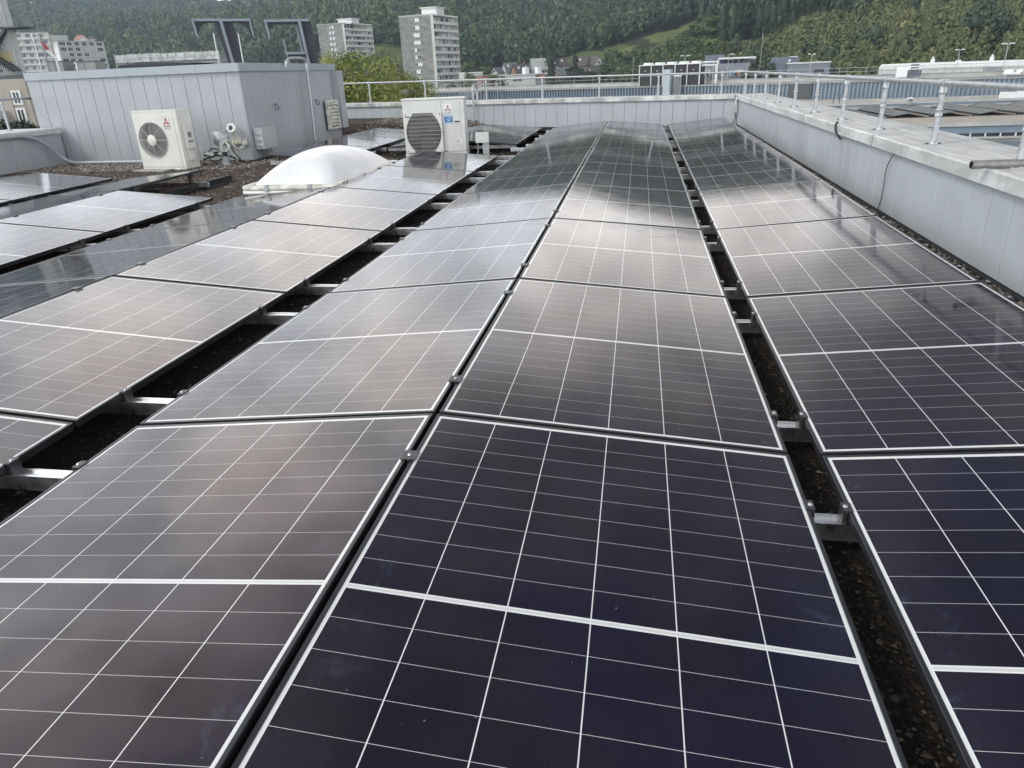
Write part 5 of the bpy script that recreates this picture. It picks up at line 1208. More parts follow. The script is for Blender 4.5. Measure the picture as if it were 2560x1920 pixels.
# big sign letters seen from behind
def letter_sign():
    D = 24.0
    def Pt(u, v, e=0.): q = at(u, v, D); return q
    def Q2(a, b): return (460+a/6.144, 30+b/6.144)
    for nm, lb in (('T', 'large dark metal letter T seen from behind over the plant room roof'), ('F', 'second large dark metal letter with mid bar, right of the T')):
        t = thing('sign_letter', lb, 'sign letter', (0, 0, 0), 0, 'big sign letters on the roof')
        o = at(560 if nm == 'T' else 735, 110, D); xr = Vector((CR.x, CR.y, 0)); yn = Vector((CF.x, CF.y, 0)); z0 = at(560, 156, D).z
        sc = D/FPX*.99
        def L3(a, b, e):                                     # a, b in the zoomed crop, e = metres behind the frame
            u, v = Q2(a, b); q = at(u, v, D); k = (q-Vector((o.x, o.y, 0))).dot(xr); return Vector((o.x, o.y, 0))+xr*k+yn*e+Vector((0, 0, q.z))
        lean = 0
        def plate(poly, e0, e1, m, name, par=t):
            f = [L3(a, b, e0) for a, b in poly]; k = [L3(a, b, e1) for a, b in poly]; n = len(poly); mb = MB()
            mb.add(f+k, [tuple(range(n)), tuple(range(2*n-1, n-1, -1))] + [(i, n+i, n+(i+1) % n, (i+1) % n) for i in range(n)]); return mb.build(name, m, par)
        def bar(a0, b0, a1, b1, w_, e, name='frame_tube'):
            p, q = L3(a0, b0, e), L3(a1, b1, e); dd = (q-p).normalized(); s = dd.cross(yn).normalized()*(w_/6.144*sc/2); mb = MB(); f = yn*.06
            v = [p-s, p+s, q+s, q-s]; v += [x+f for x in v]; mb.add(v, [(0, 1, 2, 3), (7, 6, 5, 4), (0, 4, 5, 1), (1, 5, 6, 2), (2, 6, 7, 3), (3, 7, 4, 0)]); return mb.build(name, M_SIGNF, t)
        if nm == 'T':
            arcl = [(215, 355), (222, 300), (250, 235), (300, 195), (380, 172)]; arcr = [(760, 160), (860, 180), (940, 225), (1000, 290), (1045, 375)]
            plate([(180, 112), (215, 355)] + arcl[1:] + [(480, 165), (490, 150), (1058, 112)][::1][:2] + [(1058, 112)], .16, .22, M_SIGN, 'crossbar_plate')
            plate([(740, 130), (760, 160)] + arcr[1:] + [(1090, 365), (1055, 118)], .16, .22, M_SIGN, 'serif_plate')
            plate([(490, 150), (610, 780), (860, 780), (755, 150)], .17, .225, M_SIGN, 'stem_plate'); plate([(540, 780), (610, 1000), (905, 1000), (860, 780)], .17, .225, M_SIGN, 'stem_foot')
            bar(178, 130, 1066, 130, 34, 0); bar(196, 130, 233, 380, 26, -.07); bar(145, 100, 192, 405, 22, .3); bar(1058, 118, 1088, 370, 24, -.07); bar(622, 140, 735, 860, 42, -.075); bar(495, 175, 600, 860, 18, .30)
            pa = [(880, 195), (960, 250), (1010, 310), (1050, 395)]
            for q0, q1 in zip(pa[:-1], pa[1:]): bar(*q0, *q1, 14, .36, 'arc_edge')
        else:
            plate([(1300, 128), (1310, 260), (1380, 215), (1460, 192), (1740, 192), (1740, 128)], .16, .22, M_SIGN, 'crossbar_plate')
            plate([(1735, 112), (1850, 800), (2025, 800), (1950, 112)], .17, .225, M_SIGN, 'stem_plate'); plate([(1850, 800), (1880, 1000), (2050, 1000), (2025, 800)], .17, .225, M_SIGN, 'stem_foot')
            plate([(1545, 430), (1575, 600), (1640, 615), (1850, 618), (1850, 770), (1700, 700), (1590, 760), (1560, 760)], .18, .225, M_SIGN, 'midbar_plate')
            bar(1280, 118, 1325, 408, 26, .02); bar(1300, 145, 1955, 132, 36, 0); bar(1808, 130, 1905, 860, 40, -.075); bar(1712, 190, 1770, 605, 26, .30); bar(1565, 633, 1870, 628, 32, -.14)
            bar(1495, 405, 1565, 860, 24, .30); bar(1530, 420, 1590, 860, 20, .02)
letter_sign()

# ------------------------------------------------------------------ the factory beyond the parapet
fa = thing('factory_building', 'long factory wall of ribbed blue grey sheet under a concrete upstand', 'building')
Wl, Wr = onz(858, 236, -1.16), onz(2760, 186, -1.16); F = frame2(Wl, Wr); L = F[3]; p0, dx, n, _ = F
mb = MB(); pitch = .38; n_ = int(L/pitch); prof = []
for i in range(n_): x0 = L*i/n_; w_ = L/n_; prof += [(x0, 0), (x0+w_*.46, 0), (x0+w_*.52, -.17), (x0+w_*.94, -.17)]
prof.append((L, 0)); m_ = len(prof)
mb.add([(*(p0+dx*a_+n*e_), -3.6) for a_, e_ in prof]+[(*(p0+dx*a_+n*e_), -1.30) for a_, e_ in prof], [(i, i+1, m_+i+1, m_+i) for i in range(m_-1)]); mb.build('ribbed_wall', M_RIB, fa)
mb = MB(); fbox(mb, F, 0, L, -.18, -22, -14.3, -1.32); mb.build('wall_core', M_RIBD, fa)
mb = MB(); fbox(mb, F, -.15, L, .10, -22.1, -1.30, -1.14); mb.build('eaves', M_CAPG, fa)
mb = MB(); fbox(mb, F, 9, L, -3.0, -3.4, -1.139, -.76); k = 9
mb.build('upstand', M_CAPC, fa); mb = MB(); fbox(mb, F, 9, L, -2.95, -3.45, -.758, -.70); mb.build('upstand_cap', M_CAPG, fa)
mb = MB(); fbox(mb, F, 0, 9, -.6, -1.0, -1.139, -1.0); mb.build('low_upstand', M_CAPG, fa)
mb = MB()
for i in range(34): x0 = 3+i*2.6; q = p0+dx*x0+n*-3.6; mb.tube([(q.x, q.y, -1.1), (q.x, q.y, .02)], .022, 5)
for z_ in (.02, -.35): q, q2 = p0+dx*3+n*-3.6, p0+dx*(3+33*2.6)+n*-3.6; mb.tube([(q.x, q.y, z_), (q2.x, q2.y, z_)], .022, 5)
mb.build('roof_railing', M_GALV, fa)
# down pipes on the wall
mb = MB()
for x0 in (L*.735, L*.742): fbox(mb, F, x0, x0+.09, .16, .02, -3.6, -1.2)
fbox(mb, F, L*.71, L*.735, .06, .005, -3.6, -1.3)
mb.build('downpipe', M_STAIR, fa)
def along(u):                                                # distance along the factory wall hit by pixel column u
    q = at(u, 220, 90); d_ = Vector((q.x-CAM[0], q.y-CAM[1])); c = Vector((CAM[0], CAM[1]))
    den = d_.cross(dx); s = (p0-c).cross(dx)/den; return (c+d_*s-p0).dot(dx)
# metal roof stair
st = thing('roof_stair', 'thin metal stair with handrails climbing to the factory roof', 'stair'); x0, x1 = along(1140), along(1215)
for e_ in (.5, 1.3):
    mb = MB(); a, b = p0+dx*x0+n*e_, p0+dx*x1+n*e_
    mb.tube([(a.x, a.y, -3.2), (b.x, b.y, -.95)], .06, 6); c = b+dx*2.6; mb.tube([(b.x, b.y, -.95), (c.x, c.y, -.95)], .06, 6)
    for h in (.55, 1.05): mb.tube([(a.x, a.y, -3.2+h), (b.x, b.y, -.95+h), (c.x, c.y, -.95+h)], .03, 6)
    for i in range(6): q = a.lerp(b, i/5); zz = -3.2+2.25*i/5; mb.tube([(q.x, q.y, zz), (q.x, q.y, zz+1.05)], .025, 5)
    for q in (b, c): mb.tube([(q.x, q.y, -3.4), (q.x, q.y, .1)], .04, 6)
    mb.build('handrail', M_GALV, st)
mb = MB()
for i in range(9): q = (p0+dx*x0).lerp(p0+dx*x1, i/8); zz = -3.2+2.25*i/8; r_ = [q+n*.5-dx*.12, q+n*.5+dx*.12, q+n*1.3+dx*.12, q+n*1.3-dx*.12]; mb.add([(k.x, k.y, zz) for k in r_]+[(k.x, k.y, zz+.04) for k in r_], [(0, 3, 2, 1), (4, 5, 6, 7), (0, 1, 5, 4), (1, 2, 6, 5), (2, 3, 7, 6), (3, 0, 4, 7)])
mb.build('tread', M_GALV, st)
# chiller bank
ch = thing('chiller', 'bank of five dark cooling coils with white fan tops on the factory roof', 'chiller'); x0, x1 = along(1588), along(1738); zt = at(1660, 163, 88).z
mb = MB(); fbox(mb, F, x0, x1, -1.2, -3.0, -1.13, zt); mb.build('casing', M_DARK, ch)
for i in range(6): a = x0+(x1-x0)*i/5; mb = MB(); fbox(mb, F, a-.045, a+.045, -1.1, -1.3, -1.13, zt+.04); mb.build('corner_post', M_WINL, ch)
mb = MB(); fbox(mb, F, x0-.07, x1+.07, -1.08, -3.05, zt, zt+.10); mb.build('top_frame', M_WINL, ch)
for i in range(5):
    a = x0+(x1-x0)*(i+.5)/5; q = p0+dx*a+n*-2.1; mb = MB(); mb.X = Matrix.Translation((q.x, q.y, zt+.1)); mb.lathe([(.62, 0), (.58, .20), (.5, .22), (0, .12)], 20); mb.build('fan_cowl', M_WINL, ch)
    mb = MB(); fbox(mb, F, a-.05, a+.05, -1.1, -1.19, zt-.62, zt-.52); mb.build('knob', M_STICK, ch)
mb = MB(); fbox(mb, F, x0, x1, -1.12, -1.19, -.1, -.04); mb.build('coil_rail', M_GALV, ch)
du = thing('air_duct', 'tall pale blue duct rising beside the chiller bank', 'duct'); x0, x1 = along(1664.5), along(1681.5); zt = at(1672, 173, 84).z
mb = MB(); fbox(mb, F, x0, x1, 1.0, .15, -3.6, zt); mb.build('casing', mat('pale_blue_duct', (.42, .50, .53), .45, .2, .06, 1.), du, bevel=.03)
for i in range(5): mb = MB(); z_ = -3.2+i*.75; fbox(mb, F, x0-.03, x1+.03, 1.03, .14, z_, z_+.05); mb.build('flange', M_GALV, du)
for i in range(5):
    x0 = along(1686.5+i*4.3); q = p0+dx*x0+n*.4; zt = at(1690, 183, 84).z; t = thing('riser_pipe', 'lagged grey riser pipe beside the pale blue duct', 'pipe', (q.x, q.y, -3.6), 0, 'five lagged riser pipes by the duct')
    mb = MB(); mb.lathe([(.085, 0), (.085, zt+3.3)], 10); mb.build('lagging', M_CAPG, t); mb = MB(); mb.lathe([(.10, zt+3.3), (.10, zt+3.55), (0, zt+3.6)], 10); mb.build('cap', M_WINL, t)
pp = thing('pipe_bridge', 'white pipes and frame right of the chiller bank on the factory roof', 'pipe'); x0, x1 = along(1740), along(1776); za = at(1755, 163, 88).z
for e_, z_ in ((-1.5, za), (-1.9, za+.32)):
    a, b = p0+dx*x0+n*e_, p0+dx*x1+n*e_; mb = MB(); mb.tube([(a.x, a.y, z_), (b.x, b.y, z_), (b.x, b.y, -1.1)], .10, 8); mb.build('pipe', M_WINL, pp)
for x_ in (x0+.4, x1-.4): mb = MB(); fbox(mb, F, x_, x_+.08, -1.7, -1.78, -1.13, za+.3); mb.build('frame_leg', M_GALV, pp)
# roof units at right
def unit(label, u0, u1, vt, D, e, m1, m2):
    x0, x1 = along(u0), along(u1); zt = at((u0+u1)/2, vt, D).z; t = thing('ventilation_unit', label, 'ventilation unit'); s = x0+(x1-x0)*.48
    mb = MB(); fbox(mb, F, x0, s, e, e-2, -.95, zt); mb.build('white_casing', m1, t); mb = MB(); fbox(mb, F, s+.01, x1, e-.1, e-1.9, -.9, zt-.1); mb.build('side_casing', m2, t)
    mb = MB()
    for k in range(4): fbox(mb, F, s+.2, x1-.15, e-.07, e-.12, -.7+k*.25, -.58+k*.25)
    mb.build('louvre', M_STAIR, t)
    for k in (x0+.15, x1-.25): mb = MB(); fbox(mb, F, k, k+.12, e-.1, e-1.8, -1.14, -.951); mb.build('foot', M_GALV, t)
    for k in range(3): a = x0+(x1-x0)*(k+.5)/3; q = p0+dx*a+n*(e-1.); mb = MB(); mb.X = Matrix.Translation((q.x, q.y, zt)); mb.lathe([(.42, 0), (.38, .2), (0, .24)], 14); mb.build('fan_cowl', m1, t)
    return t
unit('white ventilation unit with blue grey louvres on the factory roof', 2233, 2292, 173, 72, -.3, M_STICK, M_RIBD)
unit('long white ventilation unit at the right edge of the factory roof', 2500, 2590, 176, 70, -.3, M_STICK, M_STICK)
# low roofs between the parapet and the factory, their strips running across the view
RZ = -3.05
mb = MB(); mb.add([(3.6, 12, RZ), (70, 12, RZ), (70, 95, RZ), (3.6, 95, RZ)], [(0, 1, 2, 3)]); 
mb = MB(); y0 = onz(2477, 80+1612/6.144, RZ).y; yA = onz(2477, 80+1385/6.144, RZ+.9).y
lo = thing('low_roof', 'flat gravelled factory roof beyond the right parapet with strip windows below its edge', 'building')
yE = 38.0; ztop = at(2477, 305.4, 41).z
def strip(za, zb, e0, e1, m, nm, x0=6., x1=60.): mb = MB(); mb.box(x0, x1, yE-e0, yE+e1, za, zb); return mb.build(nm, m, lo)
yE = (at(2477, 305.4, 41)).y; z_ = lambda zpx: at(2477, 80+zpx/6.144, 41).z
strip(-14, z_(1640), 0, 40, M_CAPC, 'lower_wall'); strip(z_(1640)+.002, z_(1612), .25, .3, M_CAPC, 'sill')
strip(z_(1612)+.002, z_(1555), -.02, .3, M_WIN, 'strip_window')
for i in range(40): mb = MB(); X = 6+i*.80; mb.box(X, X+.07, yE-.03, yE+.019, z_(1612)+.003, z_(1555)-.001); mb.build('mullion', M_WINL, lo)
strip(z_(1555)+.002, z_(1520), .06, .3, M_RIB, 'head_sheet'); strip(z_(1520)+.002, z_(1447), .0, .3, M_RIB, 'ribbed_sheet'); strip(z_(1447)+.002, z_(1440), .10, .3, M_STAIR, 'gutter')
for i in range(28): mb = MB(); X = 6+i*1.05; mb.box(X, X+1.04, yE-.08, yE+.3, z_(1440)+.002, ztop); mb.build('coping_block', M_CAPC, lo)
mb = MB(); mb.box(6, 60, yE+.302, yE+45, ztop-.25, ztop-.12); mb.build('roof_surface', M_BEIGE, lo)
strip(-14, z_(1700), 7, -7+.001+6.9, M_RIB, 'lower_sheet')
zr = ztop-.12
for (u, v0_, v1_, m, lb) in ((2477, 80+1150/6.144, 80+1100/6.144, M_CAPC, 'nearer long pale roof kerb on the low factory roof'), (2477, 80+1045/6.144, 80+998/6.144, M_CAPC, 'farther long pale roof kerb at the foot of the ribbed wall')):
    q = onz(u, v0_, zr); h = ony(u, v1_, q.y).z-zr; t = thing('roof_kerb', lb, 'roof kerb', (0, q.y, zr)); mb = MB(); mb.box(7, 62, 0, .5, .0, h); mb.build('kerb_wall', m, t); h2 = ony(u, v1_-40/6.144, q.y+.6).z-zr if 'nearer' in lb else h*.8; mb = MB(); mb.box(7, 62, .6, 2.6, 0, h2); mb.build('roof_sheet', M_RIB, t); mb = MB(); mb.box(7, 62, .55, 2.7, h2+.002, h2+.06); mb.build('sheet_cap', M_CAPC, t); mb = MB(); mb.box(7, 62, -.03, -.001, 0, h*.12); mb.build('gutter', M_STAIR, t)
# rows of panels on that roof, seen end on
yp = onz(2477, 80+1285/6.144, zr).y
for i in range(9):
    x0 = 8.0+i*2.62; t = thing('panel_tent', ['first', 'second', 'third', 'fourth', 'fifth', 'sixth', 'seventh', 'eighth', 'ninth'][i]+' pair of dark panels from the left on the low factory roof', 'solar panel', (x0, yp, zr), 0, 'panel tents on the low factory roof')
    for s in (-1, 1):
        mb = MB(); a0, a1 = (.02, 1.12); mb.add([(s*a0, 0, .34), (s*a1, 0, .14), (s*a1, 9, .14), (s*a0, 9, .34), (s*a0, 0, .30), (s*a1, 0, .10), (s*a1, 9, .10), (s*a0, 9, .30)], [(0, 1, 2, 3), (7, 6, 5, 4), (0, 4, 5, 1), (2, 6, 7, 3), (1, 5, 6, 2), (0, 3, 7, 4)] if s > 0 else [(3, 2, 1, 0), (4, 5, 6, 7), (1, 5, 4, 0), (3, 7, 6, 2), (2, 6, 5, 1), (4, 7, 3, 0)]); mb.build('panel', mat('far_panel', (.035, .037, .042), .22), t)
    mb = MB(); mb.box(1.14, 1.46, .1, .2, 0, .17); mb.build('ballast', M_BLACK, t)
q = onz(2272, 80+1180/6.144, zr); hh = ony(2272, 80+1000/6.144, q.y).z-zr
t = thing('roof_vent', 'grey vent pipe with conical white cowl on the low factory roof', 'vent', q); mb = MB(); mb.lathe([(.17, 0), (.17, hh*.74), (.10, hh*.8)], 14); mb.build('pipe', M_CAPG, t); mb = MB(); mb.lathe([(.10, hh*.78), (.10, hh*.86), (.36, hh*.86), (0, hh)], 16); mb.build('cowl', M_WINL, t)
q = onz(2540, 80+1080/6.144, zr); t = thing('roof_unit', 'low white roof unit at the right edge below the ribbed wall', 'roof unit', q); mb = MB(); mb.box(-.7, 3.5, 0, 1.6, .12, .75); mb.build('casing', M_STICK, t, bevel=.04); mb = MB(); mb.box(.5, 3.4, .2, 1.4, .76, 1.15); mb.build('hood', M_WINL, t); mb = MB(); mb.box(-.6, -.5, .1, 1.5, 0, .119); mb.box(3.3, 3.4, .1, 1.5, 0, .119); mb.build('foot', M_STAIR, t)
for (u, lb) in ((2081, 'left thin dark post on the low factory roof'), (2096, 'right thin dark post on the low factory roof')):
    q = onz(u, 270, zr); mb = MB(); mb.tube([q, q+Vector((0, 0, 1.1))], .035, 6); tag(mb.build('post', M_STAIR), lb, 'post')
# long pale hall behind
ha = thing('long_hall', 'long pale grey hall with square glazing grid and rounded end, foot of the scrub slope', 'building')
a, b = at(2198, 166, 165), at(2700, 144, 130); Fh = frame2(a, b); L = Fh[3]; zt = a.z; mb = MB(); fbox(mb, Fh, 0, L, 0, -12, -14, zt-.5); mb.build('wall', M_PALEB, ha)
mb = MB(); q = Fh
for k in range(6):
    a0, a1 = k/6*math.pi/2, (k+1)/6*math.pi/2; fbox(mb, Fh, .0+.0*k, L, -.9*(1-math.cos(a1)), -12, zt-.5+.9*math.sin(a0), zt-.5+.9*math.sin(a1))
mb.build('curved_roof_edge', M_WINL, ha)
mb = MB()
for i in range(int(L/1.9)): fbox(mb, Fh, 1+i*1.9, 1.06+i*1.9, .03, -.01, -6, zt-.5)
for k in (0, 1.2, 2.4): fbox(mb, Fh, 0, L, .032, -.012, zt-.9-k, zt-.84-k)
mb.build('glazing_bar', M_CAPG, ha)
for (x0, x1) in ((.8, 6), (18, 23), (29, 33)): mb = MB(); fbox(mb, Fh, x0, x1, .05, -.02, zt-4.2, zt-3.4); mb.build('window', M_WIN, ha)
mb = MB(); fbox(mb, Fh, 24.5, 28.6, .06, -.02, zt-3.6, zt-.6); mb.build('gate', M_CAPG, ha)
for i, x0 in enumerate((11., 17., 24., 33, 40)):
    q = Fh[0]+Fh[1]*x0-Fh[2]*3; mb = MB(); mb.X = Matrix.Translation((q.x, q.y, zt+.35)); mb.lathe([(.7, 0), (.55, .35), (0, .5)] if i % 2 else [(.42, 0), (.42, .8), (.2, .85), (.2, 1.25), (0, 1.3)], 12); mb.build('roof_vent', M_WINL, ha)

# slate-blue houses
def modern(label, parts):
    t = thing('flat_roofed_house', label, 'house')
    for (nm, u0, u1, vt, vb, D, dep, m) in parts:
        a, b = at(u0, vt, D), at(u1, vt, D); F = frame2(a, b); mb = MB(); zb_ = at((u0+u1)/2, vb, D).z if vb else -14; fbox(mb, F, 0, F[3], 0, -dep, zb_, a.z); mb.build(nm, m, t)
    return t
modern('slate blue flat roofed house with projecting canopy beside the earth slope', (('upper_storey', 1784, 1812, 137, None, 176, 8, M_MODERN), ('upper_storey', 1812.5, 1890, 145, None, 178, 8, M_MODERN), ('canopy', 1806, 1890, 144, 147, 173, 6, M_WINL), ('lower_storey', 1776, 1880, 160.5, None, 172, 8, M_MODERNL), ('door', 1793.5, 1798.5, 149.5, 161.5, 175.5, .4, M_WINL),
                                                                                          ('window', 1826, 1836, 149, 158, 177.5, .4, M_WIN), ('window', 1842, 1852, 148, 158, 177.5, .4, M_WIN), ('window', 1857, 1876, 149, 157, 177.5, .4, M_WIN)))
modern('pale slate annex with coloured window strip behind the far railing', (('wall', 1740, 1778, 165, None, 165, 8, M_MODERNL), ('window_strip', 1742, 1776, 177, 190, 164.6, .4, M_WINL), ('window', 1755, 1762, 178, 189, 164.2, .4, M_WIN), ('window', 1766, 1773, 178, 189, 164.2, .4, M_WIN), ('panel', 1748, 1753, 178, 189, 164.2, .4, M_WALLY)))
modern('pale slate wing with windows and orange panels below the canopy house', (('wall', 1812, 1862, 172, None, 165, 8, M_MODERNL), ('window_strip', 1826, 1860, 176, 189, 164.6, .4, M_WINL), ('window', 1828, 1835, 177, 188, 164.2, .4, M_AWN), ('window', 1838, 1843, 177, 188, 164.2, .4, M_WIN), ('panel', 1845, 1850, 177, 188, 164.2, .4, M_ORANGE), ('window', 1852, 1858, 177, 188, 164.2, .4, M_WIN)))
modern('slate blue block house with small tower left of the scrub slope', (('tower', 1952, 1998, 142.5, None, 176, 7, M_MODERN), ('main_wall', 1974, 2076, 157.5, None, 172, 9, M_MODERNL), ('wing', 1942, 1973.5, 156, None, 173, 7, M_MODERN), ('roof_edge', 1972, 2078, 157, 158.3, 171.8, 9.4, M_WINL), ('dark_opening', 2036, 2060, 172, 187, 171.6, .4, M_WIN), ('lamp_plate', 1972, 1977, 149, 153.5, 175.6, .3, M_WINL), ('skylight', 1978, 1994, 141, 142.6, 175, 3, M_WINL)))
def lamp(label, u, vt, vb, D, double=True, sp=8):
    a, b = at(u, vt, D), at(u, vb, D); t = thing('lamp_post', label, 'lamp post', (a.x, a.y, b.z-4), 0, 'lamp posts on the factory roof'); h = a.z-b.z+4; mb = MB(); mb.tube([(0, 0, 0), (0, 0, h)], .075, 8, r2=.05); mb.build('pole', M_GALV, t)
    for s in ((-1, 1) if double else (1,)):
        mb = MB(); mb.tube([(0, 0, h-.1), (s*.35*CR.x, s*.35*CR.y, h)], .035, 6); c = Vector((CR.x, CR.y, 0))*s; q = [Vector((0, 0, h))+c*.3, Vector((0, 0, h))+c*sp*D/FPX]; mb.build('arm', M_GALV, t)
        mb = MB(); f = Vector((CF.x, CF.y, 0))*.28; v = [q[0]-f, q[1]-f, q[1]+f, q[0]+f]; up_ = Vector((0, 0, .16)); mb.add([tuple(k) for k in v]+[tuple(k+up_) for k in v], [(0, 3, 2, 1), (4, 5, 6, 7), (0, 1, 5, 4), (1, 2, 6, 5), (2, 3, 7, 6), (3, 0, 4, 7)]); mb.build('lamp_head', M_WINL, t)
lamp('double headed lamp post behind the chiller bank', 1713, 140, 185, 150, True, 12); lamp('single headed lamp post before the canopy house', 1822, 137, 185, 130, False, 12)
lamp('double headed lamp post before the slate blue block house', 2030, 136, 190, 130, True, 8); lamp('double headed lamp post in the middle of the long hall', 2400, 125, 178, 120, True, 10); lamp('tallest double headed lamp post near the right edge of the hall', 2521, 110, 172, 100, True, 14)
pole('pole', 'tall thin wooden pole on the earth slope', 1900, 165, 1903, 84, 190, .12, M_BARKP, 'pole'); pole('pole', 'slim pole left of the chiller bank', 1582, 200, 1582, 142, 120, .06, M_BARKP, 'pole')

# ------------------------------------------------------------------ houses in the valley
def house(label, u, v, D, wpx, ridge_along, roofh, walls, roof, rot=0., depth=9., wall_h=6., chim=False, skyl=0, tarp=False):
    """gabled house: (u, v) is the middle of its ridge"""
    c = at(u, v, D); wd = wpx*D/FPX; t = thing('gabled_house', label, 'house', (c.x, c.y, 0), -YAW*0+math.atan2(CR.y, CR.x)+R(rot), 'gabled houses on the valley side')
    hx, hy = wd/2, depth/2; zt = c.z; ze = zt-roofh; zg = min(float(ground(c.x, c.y))-1, ze-wall_h)
    mb = MB(); mb.box(-hx, hx, -hy, hy, zg, ze)
    if ridge_along: mb.add([(-hx, -hy, ze), (-hx, hy, ze), (-hx, 0, zt-.15)], [(0, 2, 1)]); mb.add([(hx, -hy, ze), (hx, hy, ze), (hx, 0, zt-.15)], [(0, 1, 2)])
    else: mb.add([(-hx, -hy, ze), (hx, -hy, ze), (0, -hy, zt-.15)], [(0, 1, 2)]); mb.add([(-hx, hy, ze), (hx, hy, ze), (0, hy, zt-.15)], [(0, 2, 1)])
    mb.build('wall', walls, t)
    mb = MB(); o = .45; th = .22
    ends = [(-1, 1)]
    for s in (-1, 1):
        if ridge_along: v = [(-hx-o, s*(hy+o), ze-roofh*o/hy), (hx+o, s*(hy+o), ze-roofh*o/hy), (hx+o, 0, zt), (-hx-o, 0, zt)]
        else: v = [(s*(hx+o), -hy-o, ze-roofh*o/hx), (s*(hx+o), hy+o, ze-roofh*o/hx), (0, hy+o, zt), (0, -hy-o, zt)]
        v += [(a, b, e+th) for a, b, e in v]; mb.add(v, [(0, 1, 2, 3), (7, 6, 5, 4), (4, 5, 1, 0), (5, 6, 2, 1), (7, 4, 0, 3), (6, 7, 3, 2)])
    rf = mb.build('roof', M_TARP if tarp else roof, t)
    if chim: mb = MB(); mb.box(hx*.4, hx*.4+.7, .3, 1., zt-1, zt+1.1); mb.build('chimney', M_BRICK, rf)
    for i in range(skyl):
        k = (i+1)/(skyl+1); f = .35+.3*(i % 2)
        mb = MB(); X = -hx+2*hx*k
        if ridge_along: Yv = -hy*f; Zv = ze+roofh*(1-f)+th; mb.add([(X-.5, Yv-.5, Zv-.5*roofh/hy+.06), (X+.5, Yv-.5, Zv-.5*roofh/hy+.06), (X+.5, Yv+.5, Zv+.5*roofh/hy+.06), (X-.5, Yv+.5, Zv+.5*roofh/hy+.06)], [(0, 1, 2, 3)])
        else: continue
        mb.build('roof_window', M_WINL, rf)
    for i in range(2):
        X = (-.45+.9*i)*hx*.9; mb = MB(); mb.box(X-.6, X+.6, -hy-.05, -hy+.02, ze-2.2, ze-.8); wf = mb.build('window', M_WINL, t); mb = MB(); mb.box(X-.5, X+.5, -hy-.07, -hy-.045, ze-2.1, ze-.9); mb.build('pane', M_WIN, wf)
    if not ridge_along: mb = MB(); mb.box(-.6, .6, -hy-.05, -hy+.02, ze+.3, ze+1.5); wf = mb.build('window', M_WINL, t); mb = MB(); mb.box(-.5, .5, -hy-.07, -hy-.045, ze+.4, ze+1.4); mb.build('pane', M_WIN, wf)
    return t
house('dark brown roofed house with three roof windows between the towers', 972, 155, 385, 42, True, 4.5, M_WALLY, M_ROOFB, 18, 9, 5, False, 3)
house('dark tiled house lower down right of the brown roof between the towers', 990, 172, 370, 36, True, 3.5, M_PALEB, M_ROOFG, 10, 8, 5, False, 2)
house('light grey roofed house left of the brown roof house', 1275, 157, 400, 34, True, 5.2, M_PALEB, M_ROOFG, 22, 9, 5, False, 3)
house('small grey house with pale gable at the left of the village', 1243, 169, 390, 22, False, 2.6, M_PALEB, M_ROOFG, -30, 7, 4)
house('brown tiled house with dormer before the tarpaulin roof', 1302, 161, 370, 42, True, 5., M_BRICK, M_ROOFB, 25, 9, 5, True, 3)
house('house with roof covered by pale tarpaulin', 1345, 147, 385, 36, True, 5.0, M_CAPG, M_ROOFG, 12, 9, 5, True, 0, True)
house('dark roofed house with white gable left of the large spruce', 1402, 146, 390, 30, True, 4., M_WALLW, M_ROOFB, 18, 8, 5, False, 1)
house('yellow gabled house with brown roof right of the large spruce', 1452, 142.5, 390, 40, True, 4.5, M_WALLY, M_ROOFB, -28, 9, 5, False, 1)
house('white gabled house with two dormers at the right of the village', 1488, 141, 385, 26, False, 4., M_WALLW, M_ROOFB, 20, 9, 5)
house('small dark roofed house below the yellow gabled house', 1462, 168, 350, 26, True, 3., M_WALLY, M_ROOFB, -20, 8, 4)
house('dark roofed low house below the white gabled house', 1487, 167, 345, 26, True, 3.2, M_PALEB, M_ROOFB, 16, 8, 4)
house('small grey roofed house with terracotta wall beside the slim spruce', 1398, 173, 350, 22, True, 2.6, M_BRICK, M_ROOFG, 20, 7, 4)
house('old barn with broad dark brown roof under the upper meadow', 1590, 112, 430, 74, True, 7., M_BARK, M_ROOFB, 8, 12, 4)
house('red roofed white chalet on the far left hillside', 200, 89, 640, 20, True, 3.2, M_WALLW, M_ROOFR, -20, 8, 5); house('small white house half hidden in trees on the far left hillside', 228, 91, 640, 10, True, 2.4, M_WALLW, M_ROOFB, 10, 7, 4)
fb_ = thing('flat_roofed_house', 'long white flat roofed building with orange awning before the village', 'house'); a, b = at(1240, 191, 270), at(1368, 185, 285); F = frame2(a, b); L = F[3]
mb = MB(); fbox(mb, F, 0, L*.76, 0, -9, -14, a.z); mb.build('wall', M_WALLW, fb_); mb = MB(); fbox(mb, F, -.3, L, .35, -9.3, a.z, a.z+.45); mb.build('roof_edge', M_WINL, fb_); mb = MB(); fbox(mb, F, L*.761, L, -.8, -9, -14, a.z-.01); mb.build('recessed_wall', M_CAPG, fb_)
for k in (.32, .36, .41, .45): mb = MB(); fbox(mb, F, L*k, L*k+.75, .05, -.02, a.z-2.1, a.z-.8); mb.build('window', M_WIN, fb_)
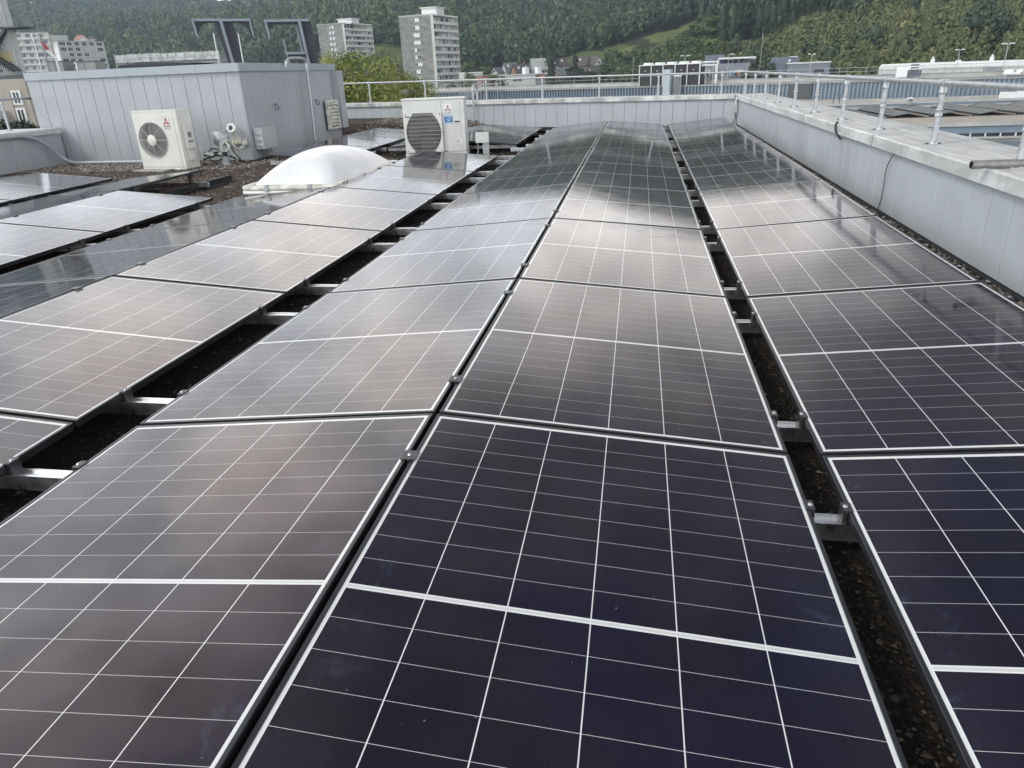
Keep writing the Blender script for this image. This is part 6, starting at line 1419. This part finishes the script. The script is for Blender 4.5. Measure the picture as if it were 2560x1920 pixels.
mb = MB(); fbox(mb, F, L*.83, L*.93, .7, -.79, a.z-1.2, a.z-.4); mb.build('awning', M_ORANGE, fb_)
for (k, h) in ((.63, 2.3), (.88, 2.3)): mb = MB(); fbox(mb, F, L*k, L*k+1.9, -2, -4, a.z+.451, a.z+.45+h); mb.build('chimney_block', M_WINL, fb_)
fb_ = thing('flat_roofed_house', 'low cream flat roofed building right of the tall tower', 'house'); a, b = at(1160, 184, 280), at(1206, 182, 282); F = frame2(a, b); mb = MB(); fbox(mb, F, 0, F[3], 0, -8, -14, a.z); mb.build('wall', M_PALEB, fb_); mb = MB(); fbox(mb, F, -.2, F[3]+.2, .2, -8.2, a.z+.001, a.z+.4); mb.build('roof_edge', M_WINL, fb_); mb = MB(); fbox(mb, F, F[3]*.2, F[3]*.4, .04, -.02, a.z-2.2, a.z-1.); fbox(mb, F, F[3]*.6, F[3]*.8, .04, -.02, a.z-2.2, a.z-1.); mb.build('window', M_WIN, fb_)
fb_ = thing('flat_roofed_house', 'low terracotta building by the metal roof stair', 'house'); a, b = at(1205, 190, 260), at(1236, 189, 262); F = frame2(a, b); mb = MB(); fbox(mb, F, 0, F[3], 0, -8, -14, a.z); mb.build('wall', M_BRICK, fb_); mb = MB(); fbox(mb, F, -.2, F[3]+.2, .2, -8.2, a.z+.001, a.z+.3); mb.build('roof_edge', M_CAPG, fb_)

# ------------------------------------------------------------------ haze between the roof and the hills
mb = MB(); mb.box(-2300, 1900, -700, 2550, -16, 305); hz = mb.build('haze', None or M_STICK); hz.data.materials.clear()
hm = bpy.data.materials.new('haze_air'); hm.use_nodes = True; t_ = hm.node_tree; t_.nodes.clear(); vo = t_.nodes.new('ShaderNodeVolumePrincipled'); vo.inputs['Density'].default_value = .00021; vo.inputs['Color'].default_value = (.72, .86, 1., 1); vo.inputs['Anisotropy'].default_value = .2
oo = t_.nodes.new('ShaderNodeOutputMaterial'); t_.links.new(vo.outputs[0], oo.inputs['Volume']); hz.data.materials.append(hm); hz['kind'] = 'stuff'
